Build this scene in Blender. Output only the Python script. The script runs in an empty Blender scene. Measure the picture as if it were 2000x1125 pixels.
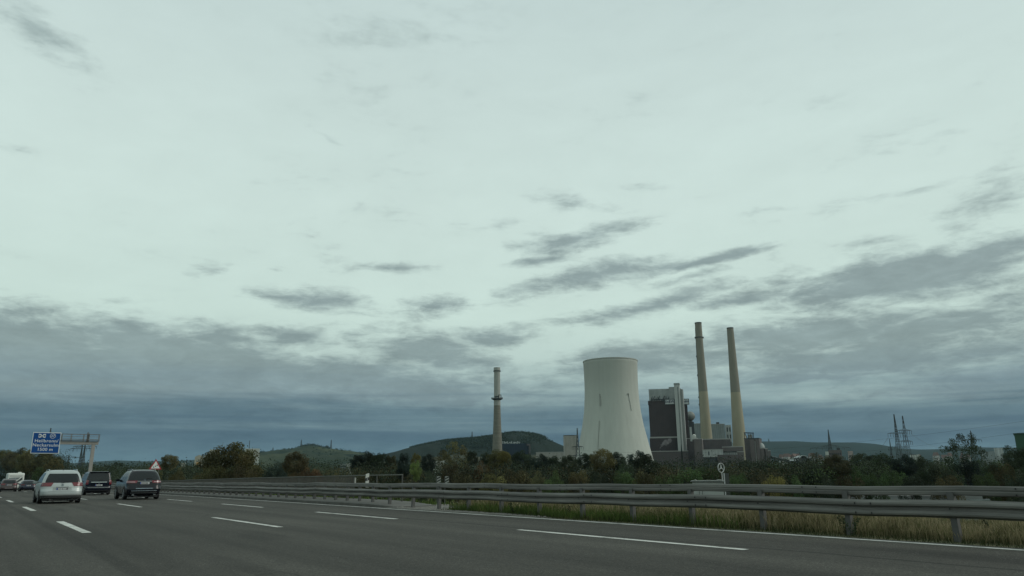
import bpy, bmesh, math, random
import numpy as np
from mathutils import Vector, Matrix
random.seed(7); RNG = np.random.default_rng(11)
SC = bpy.context.scene
COL = SC.collection

# ------------------------------------------------------------------ camera
F = 1430.0                                   # focal length for a 2000 px wide frame
YAW, PITCH, ROLL = math.radians(36.1), math.radians(14.37), 0.0096
CAM = Vector((0, 0, 1.18))
FH = Vector((math.sin(YAW), math.cos(YAW), 0))
R0 = Vector((math.cos(YAW), -math.sin(YAW), 0))
FW = FH * math.cos(PITCH) + Vector((0, 0, math.sin(PITCH)))
U0 = R0.cross(FW)
RT = R0 * math.cos(ROLL) - U0 * math.sin(ROLL)
UP = R0 * math.sin(ROLL) + U0 * math.cos(ROLL)
cd = bpy.data.cameras.new('camera'); cam = bpy.data.objects.new('camera', cd); COL.objects.link(cam)
M = Matrix((RT, UP, -FW)).transposed().to_4x4(); M.translation = CAM
cam.matrix_world = M
cd.sensor_width = 36; cd.lens = 36 * F / 2000; cd.clip_start = 0.1; cd.clip_end = 40000
SC.camera = cam

def ray(px, py):
    return (FW * F + RT * (px - 1000) - UP * (py - 562.5)).normalized()
def hp(px, py, Z):
    """real place seen at a pixel, Z metres ahead"""
    d = ray(px, py); return CAM + d * (Z / d.dot(FH))
def wm(npx, py, Z):
    d = ray(1000, py); p = d * (Z / d.dot(FH)); return npx * p.dot(FW) / F
def ztop(px, py, Z): return hp(px, py, Z).z

def srgb(r, g, b):
    f = lambda c: (c / 255 / 12.92) if c / 255 <= .04045 else ((c / 255 + .055) / 1.055) ** 2.4
    return (f(r), f(g), f(b), 1)

# ------------------------------------------------------------------ world
SUN_EL, SUN_AZ = math.radians(30), math.radians(128)       # azimuth clockwise from +Y
W = bpy.data.worlds.new('World'); SC.world = W; W.use_nodes = True
nt = W.node_tree; nt.nodes.clear()
def N(tree, t, **k):
    n = tree.nodes.new(t)
    for a, b in k.items():
        if a == 'inp':
            for i, v in b.items():
                if isinstance(v, bpy.types.NodeSocket): tree.links.new(v, n.inputs[i])
                else: n.inputs[i].default_value = v
        else: setattr(n, a, b)
    return n
def mth(tree, op, a, b=None, c=None, clamp=False):
    inp = {0: a}
    if b is not None: inp[1] = b
    if c is not None: inp[2] = c
    n = N(tree, 'ShaderNodeMath', operation=op, inp=inp); n.use_clamp = clamp; return n.outputs[0]
def ramp(tree, fac, stops, interp='LINEAR'):
    n = N(tree, 'ShaderNodeValToRGB', inp={0: fac}); cr = n.color_ramp; cr.interpolation = interp
    while len(cr.elements) < len(stops): cr.elements.new(.5)
    for e, (p, c) in zip(cr.elements, stops):
        e.position = p; e.color = c if not isinstance(c, (int, float)) else (c, c, c, 1)
    return n.outputs[0]
def mixc(tree, fac, a, b, bt='MIX'):
    n = N(tree, 'ShaderNodeMix', data_type='RGBA', blend_type=bt)
    for i, v in ((0, fac), (6, a), (7, b)):
        if isinstance(v, bpy.types.NodeSocket): tree.links.new(v, n.inputs[i])
        else: n.inputs[i].default_value = v
    return n.outputs[2]
def mapr(tree, v, a, b, c=0, d=1, interp='SMOOTHSTEP'):
    return N(tree, 'ShaderNodeMapRange', interpolation_type=interp, inp={0: v, 1: a, 2: b, 3: c, 4: d}).outputs[0]

tc = N(nt, 'ShaderNodeTexCoord').outputs['Generated']
dv = N(nt, 'ShaderNodeVectorMath', operation='NORMALIZE', inp={0: tc}).outputs[0]
rot = N(nt, 'ShaderNodeVectorRotate', rotation_type='Z_AXIS', inp={0: dv, 'Angle': YAW}).outputs[0]   # camera heading -> +Y
sx = N(nt, 'ShaderNodeSeparateXYZ', inp={0: rot}).outputs
az = mth(nt, 'MULTIPLY', mth(nt, 'ARCTAN2', sx[0], sx[1]), 57.2958)
el = mth(nt, 'MULTIPLY', mth(nt, 'ARCSINE', sx[2]), 57.2958)
# cloud-layer plane coordinates
den = mth(nt, 'ADD', mth(nt, 'MAXIMUM', sx[2], 0.0), 0.13)
pl = N(nt, 'ShaderNodeCombineXYZ', inp={0: mth(nt, 'DIVIDE', sx[0], den), 1: mth(nt, 'DIVIDE', sx[1], den), 2: 0.0}).outputs[0]
ae = N(nt, 'ShaderNodeCombineXYZ', inp={0: az, 1: el, 2: 0.0}).outputs[0]
def noise(tree, vec, scale, detail=5, rough=.55, lac=2, dist=0, mp=None):
    if mp: vec = N(tree, 'ShaderNodeMapping', inp={0: vec, 'Location': mp[0], 'Rotation': mp[1], 'Scale': mp[2]}).outputs[0]
    return N(tree, 'ShaderNodeTexNoise', inp={'Vector': vec, 'Scale': scale, 'Detail': detail, 'Roughness': rough, 'Lacunarity': lac, 'Distortion': dist}).outputs
n1 = noise(nt, pl, 1.5, 9, .6, mp=((3.1, 1.7, 0), (0, 0, .35), (1.0, .8, 1)), dist=.4)[0]
n2 = noise(nt, pl, 4.6, 8, .62, mp=((7, 2, 0), (0, 0, .2), (.8, 1.2, 1)), dist=.3)[0]
warp = noise(nt, pl, 2.4, 5, .6)[1]
wv = N(nt, 'ShaderNodeVectorMath', operation='SUBTRACT', inp={0: warp, 1: (.5, .5, .5)}).outputs[0]
wv = N(nt, 'ShaderNodeVectorMath', operation='MULTIPLY', inp={0: wv, 1: (4.5, 1.5, 0)}).outputs[0]
aew = N(nt, 'ShaderNodeVectorMath', operation='ADD', inp={0: ae, 1: wv}).outputs[0]
strat = noise(nt, ae, 1, 6, .55, mp=((5, 3, 0), (0, 0, 0.02), (.028, .75, 1)), dist=.5)[0]   # layered streaks low in the sky
def azel(px, py):
    d = ray(px, py); x = d.dot(R0); y = d.dot(FH)
    return math.degrees(math.atan2(x, y)), math.degrees(math.asin(d.z))
# cloud bodies: (cx, cy, half width, half height, tilt deg, strength) on the frame they were measured in, stored as directions
CL = [(480, 350, 120, 14, -3, .16), (1250, 300, 160, 16, 4, .14), (900, 440, 110, 10, 5, .2), (250, 590, 90, 12, 4, .3), (980, 440, 60, 14, 8, .42), (1080, 490, 80, 16, 6, .5), (1330, 545, 120, 12, 8, .5), (690, 610, 110, 11, -3, .45), (60, 664, 260, 50, -5, 1.0), (300, 680, 330, 50, -4, .95), (150, 730, 520, 62, 0, .85), (80, 628, 110, 20, -6, .6), (430, 660, 130, 30, -6, .7), (560, 735, 420, 48, -2, .75),
      (620, 588, 150, 26, -3, .8), (570, 660, 110, 18, -4, .65), (680, 657, 60, 14, 0, .5),
      (860, 597, 130, 26, 6, .75), (1010, 572, 130, 24, 10, .7), (1190, 537, 200, 26, 6, .85), (1370, 512, 190, 11, 9, .95), (1300, 525, 150, 14, 6, .7),
      (840, 685, 160, 36, -6, .8), (960, 660, 130, 26, 8, .7), (1130, 465, 170, 26, 8, .85), (1040, 512, 110, 13, 3, .7), (1130, 395, 130, 20, -6, .45),
      (1270, 365, 80, 15, 0, .3), (1260, 600, 200, 24, 12, .75), (1430, 588, 180, 18, 4, .6), (1760, 545, 280, 46, 2, 1.15), (1900, 500, 240, 30, 6, .85), (1560, 545, 90, 16, 0, .5),
      (1640, 590, 170, 22, 2, .6), (1560, 655, 360, 40, 0, .9), (1300, 690, 260, 34, 0, .7), (1150, 625, 120, 16, 8, .5), (1700, 700, 330, 26, 0, .6), (730, 640, 90, 12, 0, .4), (1840, 640, 260, 38, 3, .75), (1960, 600, 130, 30, 0, .6),
      (1560, 740, 110, 8, 0, .7), (1740, 378, 150, 13, 3, .32), (1940, 400, 110, 34, 8, .28), (1830, 255, 130, 26, -4, .2), (1500, 411, 90, 8, 1, .35),
      (645, 268, 55, 9, -22, .42), (410, 530, 55, 13, 10, .4), (770, 522, 90, 13, 3, .4), (60, 45, 160, 42, -20, .55), (30, 295, 60, 11, -5, .3),
      (760, 40, 330, 46, 3, .34), (1700, 470, 90, 10, 0, .3), (1960, 740, 190, 24, 4, .5), (1600, 210, 120, 20, 8, .16)]
acc = None
for cx, cy, hw_, hh_, tilt, amp in CL:
    a0, e0 = azel(cx, cy)
    k = 57.3 / F
    m = N(nt, 'ShaderNodeMapping', vector_type='TEXTURE', inp={0: aew, 'Location': (a0, e0, 0), 'Rotation': (0, 0, math.radians(tilt)), 'Scale': (hw_ * k * .95 * 1.25, hh_ * k * .95 * 1.5, 1)}).outputs[0]
    g = N(nt, 'ShaderNodeTexGradient', gradient_type='SPHERICAL', inp={0: m}).outputs[1]
    g = mth(nt, 'MULTIPLY', g, amp * (1.22 if cy < 610 else 1.33))
    acc = g if acc is None else mth(nt, 'MAXIMUM', acc, g)
deck = mapr(nt, el, 10.5, 6.0, 0, .42)
dens = mth(nt, 'ADD', acc, deck)
# elsewhere round the sky the same broken layer goes on
away = mapr(nt, mth(nt, 'ABSOLUTE', az), 38, 60, 0, .16)
dens = mth(nt, 'ADD', dens, mth(nt, 'MULTIPLY', away, mapr(nt, el, 34, 8, .5, 1)))
lump = noise(nt, ae, 1, 8, .62, mp=((2, 9, 0), (0, 0, .03), (.16, .42, 1)), dist=.25)[0]
fray = noise(nt, aew, 1, 7, .65, mp=((12, 4, 0), (0, 0, .05), (.45, 1.5, 1)), dist=.3)[0]
tex = mth(nt, 'ADD', mth(nt, 'MULTIPLY', mth(nt, 'SUBTRACT', n1, .5), 1.0), mth(nt, 'MULTIPLY', mth(nt, 'SUBTRACT', n2, .5), 1.0))
tex = mth(nt, 'ADD', tex, mth(nt, 'MULTIPLY', mth(nt, 'SUBTRACT', lump, .5), 1.5))
tex = mth(nt, 'ADD', tex, mth(nt, 'MULTIPLY', mth(nt, 'SUBTRACT', fray, .5), mapr(nt, el, 40, 12, .5, 1.15)))
dens = mth(nt, 'ADD', dens, mth(nt, 'MULTIPLY', tex, .8))
cf = mapr(nt, dens, .12, .92, 0, 1)
E = lambda d: d / 90.0
eln = mth(nt, 'DIVIDE', el, 90.0, clamp=True)
elw = mth(nt, 'ADD', eln, mth(nt, 'MULTIPLY', mth(nt, 'SUBTRACT', strat, .5), mth(nt, 'MULTIPLY', mapr(nt, el, 4, 11, .075, .0), mapr(nt, el, 0, 4, .12, 1))))
base = ramp(nt, elw, [(0, srgb(100, 127, 138)), (E(1.4), srgb(88, 114, 126)), (E(3.0), srgb(74, 99, 115)), (E(4.6), srgb(98, 123, 133)), (E(6.4), srgb(148, 171, 171)), (E(8.6), srgb(180, 201, 195)),
                      (E(12), srgb(195, 216, 208)), (E(20), srgb(198, 217, 211)), (E(29), srgb(194, 212, 208)), (E(38), srgb(187, 205, 203)), (1, srgb(180, 198, 196))])
cloud = ramp(nt, elw, [(0, srgb(82, 108, 123)), (E(2.6), srgb(68, 93, 109)), (E(4.4), srgb(84, 108, 120)), (E(6.0), srgb(120, 140, 146)), (E(9), srgb(133, 151, 151)), (E(14), srgb(137, 154, 154)),
                       (E(24), srgb(150, 168, 167)), (E(38), srgb(158, 176, 174)), (1, srgb(155, 175, 172))])
shade = mth(nt, 'MULTIPLY', mapr(nt, lump, .3, .7, 1.10, .90, 'LINEAR'), mapr(nt, fray, .3, .7, 1.10, .93, 'LINEAR'))
cloud = mixc(nt, 1.0, cloud, N(nt, 'ShaderNodeCombineXYZ', inp={0: shade, 1: shade, 2: shade}).outputs[0], 'MULTIPLY')
veil = mapr(nt, mth(nt, 'ADD', mth(nt, 'MULTIPLY', n1, .6), mth(nt, 'MULTIPLY', lump, .4)), .35, .65, 1.035, .955, 'LINEAR')
base = mixc(nt, 1.0, base, N(nt, 'ShaderNodeCombineXYZ', inp={0: veil, 1: veil, 2: veil}).outputs[0], 'MULTIPLY')
skyc = mixc(nt, cf, base, cloud)
nis = N(nt, 'ShaderNodeTexSky', sky_type='NISHITA'); nis.sun_disc = False; nis.sun_elevation = SUN_EL; nis.sun_rotation = SUN_AZ
nis.air_density = 1.5; nis.dust_density = 3
b1 = N(nt, 'ShaderNodeBackground', inp={0: nis.outputs[0], 1: 0.05})
SKY_GAIN = 1.13
HAZE = 2.1e-5
b2 = N(nt, 'ShaderNodeBackground', inp={0: skyc, 1: SKY_GAIN})
mx = N(nt, 'ShaderNodeMixShader', inp={0: .93, 1: b1.outputs[0], 2: b2.outputs[0]})
out = N(nt, 'ShaderNodeOutputWorld', inp={0: mx.outputs[0]})

sd = bpy.data.lights.new('sun', 'SUN'); sd.energy = 1.1; sd.angle = math.radians(30); sd.color = (1, .96, .9)
sun = bpy.data.objects.new('sun', sd); COL.objects.link(sun)
sv = Vector((math.sin(SUN_AZ) * math.cos(SUN_EL), math.cos(SUN_AZ) * math.cos(SUN_EL), math.sin(SUN_EL)))
sun.rotation_euler = sv.to_track_quat('Z', 'Y').to_euler()
VS = SC.view_settings
VS.view_transform = 'Standard'; VS.look = 'None'; VS.exposure = 0.0; VS.gamma = 1; VS.use_curve_mapping = False
SC.cycles.use_denoising = True
SC.cycles.max_bounces = 6; SC.cycles.diffuse_bounces = 3; SC.cycles.glossy_bounces = 3; SC.cycles.volume_bounces = 1
SC.cycles.transparent_max_bounces = 8

# ------------------------------------------------------------------ helpers
def tag(o, label=None, cat=None, group=None, kind=None):
    if label: o['label'] = label
    if cat: o['category'] = cat
    if group: o['group'] = group
    if kind: o['kind'] = kind
    return o
def thing(name, loc=(0, 0, 0), rz=0, label=None, cat=None, group=None):
    o = bpy.data.objects.new(name, None); COL.objects.link(o); o.empty_display_size = .3
    o.location = loc; o.rotation_euler = (0, 0, rz)
    return tag(o, label, cat, group)
class MB:
    def __init__(s): s.v = []; s.f = []; s.sm = False
    def add(s, vs, fs):
        b = len(s.v); s.v += [tuple(v) for v in vs]; s.f += [tuple(b + i for i in f) for f in fs]; return s
    def box(s, a, b, rz=0, c=None):
        x0, y0, z0 = a; x1, y1, z1 = b
        vs = [(x0, y0, z0), (x1, y0, z0), (x1, y1, z0), (x0, y1, z0), (x0, y0, z1), (x1, y0, z1), (x1, y1, z1), (x0, y1, z1)]
        if rz:
            cx, cy = c or ((x0 + x1) / 2, (y0 + y1) / 2); k, q = math.cos(rz), math.sin(rz)
            vs = [(cx + (x - cx) * k - (y - cy) * q, cy + (x - cx) * q + (y - cy) * k, z) for x, y, z in vs]
        return s.add(vs, [(0, 3, 2, 1), (4, 5, 6, 7), (0, 1, 5, 4), (1, 2, 6, 5), (2, 3, 7, 6), (3, 0, 4, 7)])
    def bar(s, p, q, w, h=None, n=4):
        p, q = Vector(p), Vector(q); d = (q - p).normalized(); h = h or w
        a = d.cross(Vector((0, 0, 1)))
        if a.length < 1e-3: a = Vector((1, 0, 0))
        a.normalize(); b = a.cross(d)
        vs = []
        for e in (p, q):
            for k in range(n):
                t = math.pi * 2 * (k + .5) / n; r = 1.4142 if n == 4 else 1
                vs.append(e + a * math.cos(t) * w / 2 * r + b * math.sin(t) * h / 2 * r)
        fs = [(k, (k + 1) % n, n + (k + 1) % n, n + k) for k in range(n)] + [tuple(range(n))[::-1], tuple(range(n, 2 * n))]
        return s.add(vs, fs)
    def lathe(s, prof, n=24, c=(0, 0, 0), cap=True, axis='z'):
        vs = []
        for r, z in prof:
            for k in range(n):
                t = 2 * math.pi * k / n
                p = (r * math.cos(t), r * math.sin(t), z) if axis == 'z' else (z, r * math.cos(t), r * math.sin(t))
                vs.append((c[0] + p[0], c[1] + p[1], c[2] + p[2]))
        fs = []
        for i in range(len(prof) - 1):
            for k in range(n):
                k2 = (k + 1) % n; fs.append((i * n + k, i * n + k2, (i + 1) * n + k2, (i + 1) * n + k))
        if cap: fs += [tuple(range(n))[::-1], tuple(range((len(prof) - 1) * n, len(prof) * n))]
        return s.add(vs, fs)
    def build(s, name, mat, parent=None, smooth=False, bevel=0, loc=None):
        me = bpy.data.meshes.new(name); me.from_pydata(s.v, [], s.f); me.update()
        bm = bmesh.new(); bm.from_mesh(me); bmesh.ops.recalc_face_normals(bm, faces=bm.faces)
        if bevel: bmesh.ops.bevel(bm, geom=bm.edges[:], offset=bevel, segments=2, affect='EDGES', clamp_overlap=True)
        bm.to_mesh(me); bm.free()
        if smooth:
            me.polygons.foreach_set('use_smooth', [True] * len(me.polygons))
        me.materials.append(mat)
        o = bpy.data.objects.new(name, me); COL.objects.link(o); o.parent = parent
        if loc: o.location = loc
        return o
def npmesh(name, V, Fc, mat, parent=None, smooth=False):
    """V (n,3), Fc (m,k) arrays"""
    me = bpy.data.meshes.new(name); n, (m, k) = len(V), Fc.shape
    me.vertices.add(n); me.vertices.foreach_set('co', V.astype(np.float32).ravel())
    me.loops.add(m * k); me.loops.foreach_set('vertex_index', Fc.astype(np.int32).ravel())
    me.polygons.add(m); me.polygons.foreach_set('loop_start', np.arange(0, m * k, k, dtype=np.int32))
    me.polygons.foreach_set('loop_total', np.full(m, k, dtype=np.int32))
    if smooth: me.polygons.foreach_set('use_smooth', np.ones(m, dtype=bool))
    me.update(calc_edges=True); me.validate()
    me.materials.append(mat)
    o = bpy.data.objects.new(name, me); COL.objects.link(o); o.parent = parent
    return o
def inst(src, parent=None, loc=None, rz=None, scale=None, name=None):
    o = src.copy(); COL.objects.link(o); o.parent = parent
    if name: o.name = name
    if loc is not None: o.location = loc
    if rz is not None: o.rotation_euler = (0, 0, rz)
    if scale is not None: o.scale = scale
    return o
def copy_tree(o, parent=None):
    c = o.copy(); COL.objects.link(c); c.parent = parent
    for ch in list(o.children): copy_tree(ch, c)
    return c
_MC = {}
def mat(name, col, rough=.7, metal=0, var=.0, vscale=1.0, coat=0, spec=.5, stretch=(1, 1, 1), bump=0, coord='Object', transp=0):
    if name in _MC: return _MC[name]
    m = bpy.data.materials.new(name); m.use_nodes = True; t = m.node_tree; b = t.nodes['Principled BSDF']
    b.inputs['Roughness'].default_value = rough; b.inputs['Metallic'].default_value = metal
    b.inputs['Coat Weight'].default_value = coat; b.inputs['Coat Roughness'].default_value = .05; b.inputs['Specular IOR Level'].default_value = spec
    col = tuple(col[:3]) + (1,)
    b.inputs['Base Color'].default_value = col
    if var or bump:
        co = N(t, 'ShaderNodeTexCoord').outputs[coord]
        nz = noise(t, co, vscale, 6, .6, mp=((0, 0, 0), (0, 0, 0), stretch))[0]
        if var:
            k = mapr(t, nz, .28, .72, 1 - var, 1 + var, 'LINEAR')
            c = N(t, 'ShaderNodeVectorMath', operation='SCALE', inp={0: col[:3], 'Scale': k}).outputs[0]
            t.links.new(c, b.inputs['Base Color'])
        if bump:
            bp = N(t, 'ShaderNodeBump', inp={'Height': nz, 'Strength': bump, 'Distance': .02}).outputs[0]
            t.links.new(bp, b.inputs['Normal'])
    _MC[name] = m; return m
def text_obj(s, size, m, parent, name='lettering', loc=(0, 0, 0), rot=(math.pi / 2, 0, 0), ext=.01, sx=1, bold=.0):
    c = bpy.data.curves.new(name, 'FONT'); c.body = s; c.size = size; c.align_x = 'CENTER'; c.align_y = 'CENTER'; c.extrude = ext; c.offset = bold; c.space_character = 1.08
    c.resolution_u = 3
    o = bpy.data.objects.new(name, c); COL.objects.link(o)
    dg = bpy.context.evaluated_depsgraph_get(); me = bpy.data.meshes.new_from_object(o.evaluated_get(dg))
    bpy.data.objects.remove(o); bpy.data.curves.remove(c)
    me.name = name; me.materials.clear(); me.materials.append(m)
    o = bpy.data.objects.new(name, me); COL.objects.link(o); o.parent = parent; o.location = loc; o.rotation_euler = rot; o.scale = (sx, 1, 1)
    return o

# ================================================================== GROUND, ROAD
def zroad(y):
    y = max(y, 0)
    a = max(0, min(y, 200) - 15); z = -2.2e-5 * a * a
    if y > 200: z -= .00814 * (y - 200)
    return max(z, -5.8)
def sstep(a, b, x):
    t = min(1, max(0, (x - a) / (b - a))); return t * t * (3 - 2 * t)
def zground(x, y):
    zr = zroad(y) - .03
    d = max(x - 17.2, -24 - x, 0)
    return zr + (-6 - zr) * sstep(0, 12, d)
asphalt = bpy.data.materials.new('asphalt'); asphalt.use_nodes = True
t = asphalt.node_tree; b = t.nodes['Principled BSDF']
pos = N(t, 'ShaderNodeNewGeometry').outputs['Position']
xs = N(t, 'ShaderNodeSeparateXYZ', inp={0: pos}).outputs
streak = noise(t, pos, 1, 5, .6, mp=((0, 0, 0), (0, 0, 0), (.9, .035, 1)))[0]
patch = noise(t, pos, .13, 4, .6, mp=((4, 2, 0), (0, 0, 0), (1.3, .5, 1)))[0]
grit = noise(t, pos, 30, 4, .8)[0]
grit2 = noise(t, pos, 9, 5, .7)[0]
k = mth(t, 'MULTIPLY', mapr(t, streak, .32, .68, .68, 1.28, 'LINEAR'), mapr(t, patch, .35, .65, .80, 1.14, 'LINEAR'))
k = mth(t, 'MULTIPLY', k, mapr(t, grit, .36, .64, .45, 1.6, 'LINEAR'))
k = mth(t, 'MULTIPLY', k, mapr(t, grit2, .3, .7, .72, 1.26, 'LINEAR'))
# pale stones worn out of the binder
vor = N(t, 'ShaderNodeTexVoronoi', feature='F1', inp={'Vector': pos, 'Scale': 22}).outputs[0]
chip = mth(t, 'MULTIPLY', mapr(t, vor, .2, .1, 0, 1), mapr(t, noise(t, pos, 1.6, 5, .65)[0], .42, .62, 0, 1))
# hairline cracks sealed with tar
crk = N(t, 'ShaderNodeTexVoronoi', feature='DISTANCE_TO_EDGE', inp={'Vector': N(t, 'ShaderNodeVectorMath', operation='ADD', inp={0: N(t, 'ShaderNodeMapping', inp={0: pos, 'Scale': (.22, .06, 1)}).outputs[0], 1: N(t, 'ShaderNodeVectorMath', operation='SCALE', inp={0: noise(t, pos, .9, 4, .7)[1], 'Scale': .16}).outputs[0]}).outputs[0], 'Scale': 1}).outputs[0]
k = mth(t, 'MULTIPLY', k, mth(t, 'SUBTRACT', 1, mth(t, 'MULTIPLY', mapr(t, crk, .008, .002, 0, .35), mapr(t, patch, .45, .6, 0, 1))))
# oil darkened stains
k = mth(t, 'MULTIPLY', k, mapr(t, noise(t, pos, .55, 3, .5, mp=((9, 1, 0), (0, 0, 0), (1.2, .3, 1)))[0], .58, .75, 1, .72))
# wheel tracks of each lane, polished a little paler
wave = mth(t, 'SINE', mth(t, 'MULTIPLY', mth(t, 'SUBTRACT', xs[0], 2.9), 3.36))
k = mth(t, 'MULTIPLY', k, mapr(t, wave, -1, 1, .955, 1.045, 'LINEAR'))
# dark joints between paved strips
jn = mth(t, 'ADD', xs[0], mth(t, 'MULTIPLY', mth(t, 'SUBTRACT', noise(t, pos, .5, 3)[0], .5), .22))
for jx, wj, amt in ((10.62, .06, .55), (2.0, .12, .28), (6.9, .05, .12), (12.6, .05, .15)):
    dd = mth(t, 'ABSOLUTE', mth(t, 'SUBTRACT', jn, jx))
    k = mth(t, 'MULTIPLY', k, mapr(t, dd, wj * .5, wj * 1.6, 1 - amt, 1))
cc = N(t, 'ShaderNodeVectorMath', operation='SCALE', inp={0: (.056, .053, .045), 'Scale': k}).outputs[0]
cc = mixc(t, mth(t, 'MULTIPLY', chip, .75), cc, (.26, .26, .24, 1))
t.links.new(cc, b.inputs['Base Color']); b.inputs['Roughness'].default_value = .82
b.inputs['Specular IOR Level'].default_value = .16
t.links.new(N(t, 'ShaderNodeBump', inp={'Height': grit, 'Strength': .5, 'Distance': .006}).outputs[0], b.inputs['Normal'])

def strip(name, x0, x1, ys, z, m, nx=1):
    xs_ = np.linspace(x0, x1, nx + 1); V = []; Fc = []
    for y in ys:
        for x in xs_: V.append((x, y, zroad(y) + z))
    w = nx + 1
    for i in range(len(ys) - 1):
        for j in range(nx): Fc.append((i * w + j, i * w + j + 1, (i + 1) * w + j + 1, (i + 1) * w + j))
    return npmesh(name, np.array(V), np.array(Fc), m)
YS = list(np.arange(-60, 300, 2.0)) + list(np.arange(300, 1500, 20.0))
tag(strip('road', -3.0, 13.62, YS, 0, asphalt), 'dark grey asphalt carriageway with four lanes', kind='structure')
tag(strip('opposite_road', -20.0, -5.2, YS, 0, asphalt), 'asphalt carriageway of the opposite direction', kind='structure')
paint = mat('road_paint', (.56, .56, .52), .7, spec=.3)
t = paint.node_tree; co = N(t, 'ShaderNodeNewGeometry').outputs['Position']
wr = mth(t, 'ADD', mth(t, 'MULTIPLY', noise(t, co, 2.2, 6, .7)[0], .6), mth(t, 'MULTIPLY', noise(t, co, 22, 3, .7)[0], .4))
t.links.new(ramp(t, wr, [(.36, (.10, .10, .09, 1)), (.44, (.36, .36, .33, 1)), (.52, (.56, .56, .52, 1)), (.7, (.62, .62, .58, 1))]), t.nodes['Principled BSDF'].inputs['Base Color'])
# ground sheet
gx = np.unique(np.concatenate([np.linspace(-9000, -200, 30), np.linspace(-200, -40, 17), np.linspace(-40, 40, 81), np.linspace(40, 200, 17), np.linspace(200, 12000, 40)]))
gy = np.unique(np.concatenate([np.linspace(-6000, -200, 16), np.linspace(-200, 300, 101), np.linspace(300, 1500, 40), np.linspace(1500, 12000, 30)]))
V = np.array([(x, y, zground(x, y)) for y in gy for x in gx]); w = len(gx)
I, J = np.meshgrid(np.arange(len(gy) - 1), np.arange(w - 1), indexing='ij'); a = (I * w + J).ravel()
Fc = np.stack([a, a + 1, a + w + 1, a + w], 1)
gm = bpy.data.materials.new('meadow_ground'); gm.use_nodes = True; t = gm.node_tree; b = t.nodes['Principled BSDF']
pos = N(t, 'ShaderNodeNewGeometry').outputs['Position']
fld = N(t, 'ShaderNodeTexVoronoi', feature='F1', inp={'Vector': N(t, 'ShaderNodeMapping', inp={0: pos, 'Scale': (.004, .007, 1), 'Rotation': (0, 0, .5)}).outputs[0], 'Scale': 1}).outputs[1]
fs_ = N(t, 'ShaderNodeSeparateColor', inp={0: fld}).outputs[0]
c1 = ramp(t, fs_, [(0, (.03, .045, .022, 1)), (.4, (.05, .06, .028, 1)), (.7, (.075, .07, .035, 1)), (1, (.1, .085, .05, 1))])
c2 = ramp(t, noise(t, pos, .35, 8, .65)[0], [(.3, (.035, .045, .02, 1)), (.5, (.07, .075, .03, 1)), (.7, (.12, .10, .05, 1))])
near = mapr(t, N(t, 'ShaderNodeVectorMath', operation='LENGTH', inp={0: pos}).outputs[1], 150, 400, 0, 1)
t.links.new(mixc(t, near, c2, c1), b.inputs['Base Color']); b.inputs['Roughness'].default_value = .95
t.links.new(N(t, 'ShaderNodeBump', inp={'Height': noise(t, pos, 6, 6, .7)[0], 'Strength': .8, 'Distance': .1}).outputs[0], b.inputs['Normal'])
tag(npmesh('ground', V, Fc, gm, smooth=True), 'meadow and embankment ground falling away beside the motorway', kind='structure')

# markings, each dash its own part of the road surface
def mark(y0, y1, xc, wd=.15, wav=0):
    n = max(2, int((y1 - y0) / 1.0) + 1); mb = MB(); vs = []
    for i in range(n):
        y = y0 + (y1 - y0) * i / (n - 1); dx = wav * math.sin(y * .9) + wav * .6 * math.sin(y * 2.3)
        e = random.uniform(-.006, .006)
        vs += [(xc - wd / 2 + dx + e, y, zroad(y) + .004), (xc + wd / 2 + dx - e, y, zroad(y) + .004)]
    return mb.add(vs, [(2 * i, 2 * i + 1, 2 * i + 3, 2 * i + 2) for i in range(n - 1)])
road = bpy.data.objects['road']
for xc, start, per, ln, nmax in ((10.25, 7.8, 12, 6.1, 26), (6.5, 18.7, 18, 6.2, 17), (2.47, 20.0, 16, 6.0, 19)):
    for k in range(-3, nmax):
        if k == -1 and xc == 6.5: continue
        mark(start + per * k, start + per * k + ln, xc, .16 if xc > 3 else .19).build('lane_dash', paint, road)
mark(-40, 420, 13.3, .16, .012).build('edge_line', paint, road)
mark(-40, 420, -1.45, .16, .01).build('edge_line', paint, road)
for xc in (-9.3, -13.0, -16.6):
    for k in range(-2, 12): mark(18 * k, 18 * k + 6, xc).build('lane_dash', paint, bpy.data.objects['opposite_road'])
for xc in (-5.7, -19.6): mark(-40, 420, xc).build('edge_line', paint, bpy.data.objects['opposite_road'])

conc = mat('weathered_concrete', (.095, .092, .082), .9, var=.25, vscale=1.4, bump=.3)
# bridge edge kerb and gravel
mb = MB(); ys = list(np.arange(27, 125, 2.0)); prof = [(13.66, -.02), (13.66, .11), (13.72, .14), (15.75, .17), (15.75, -.5)]
for y in ys:
    t0 = sstep(26, 30, y)
    for i, (x, z) in enumerate(prof): mb.v.append((x + (1 - t0) * (.35 if i < 3 else 0), y, zroad(y) + (z if z < 0 else z * max(.25, t0))))
npf = len(prof)
for i in range(len(ys) - 1):
    for j in range(npf - 1): mb.f.append((i * npf + j, i * npf + j + 1, (i + 1) * npf + j + 1, (i + 1) * npf + j))
mb.f += [tuple(range(npf)), tuple(range((len(ys) - 1) * npf, len(ys) * npf))]
tag(mb.build('kerb', conc), 'raised concrete bridge kerb under the guardrail', kind='structure')
gravel = mat('gravel', (.12, .115, .10), .95, var=.55, vscale=9, bump=.8)
V = []; 
for i, y in enumerate(np.linspace(17.5, 29, 24)):
    for j, x in enumerate(np.linspace(13.64, 16.9, 10)):
        edge = min(i, 23 - i, j + 2, 9 - j) / 3
        V.append((x, y, zroad(y) - .025 + .03 * min(1, edge) + random.uniform(0, .02) * min(1, edge)))
a = np.array([i * 10 + j for i in range(23) for j in range(9)])
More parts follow.
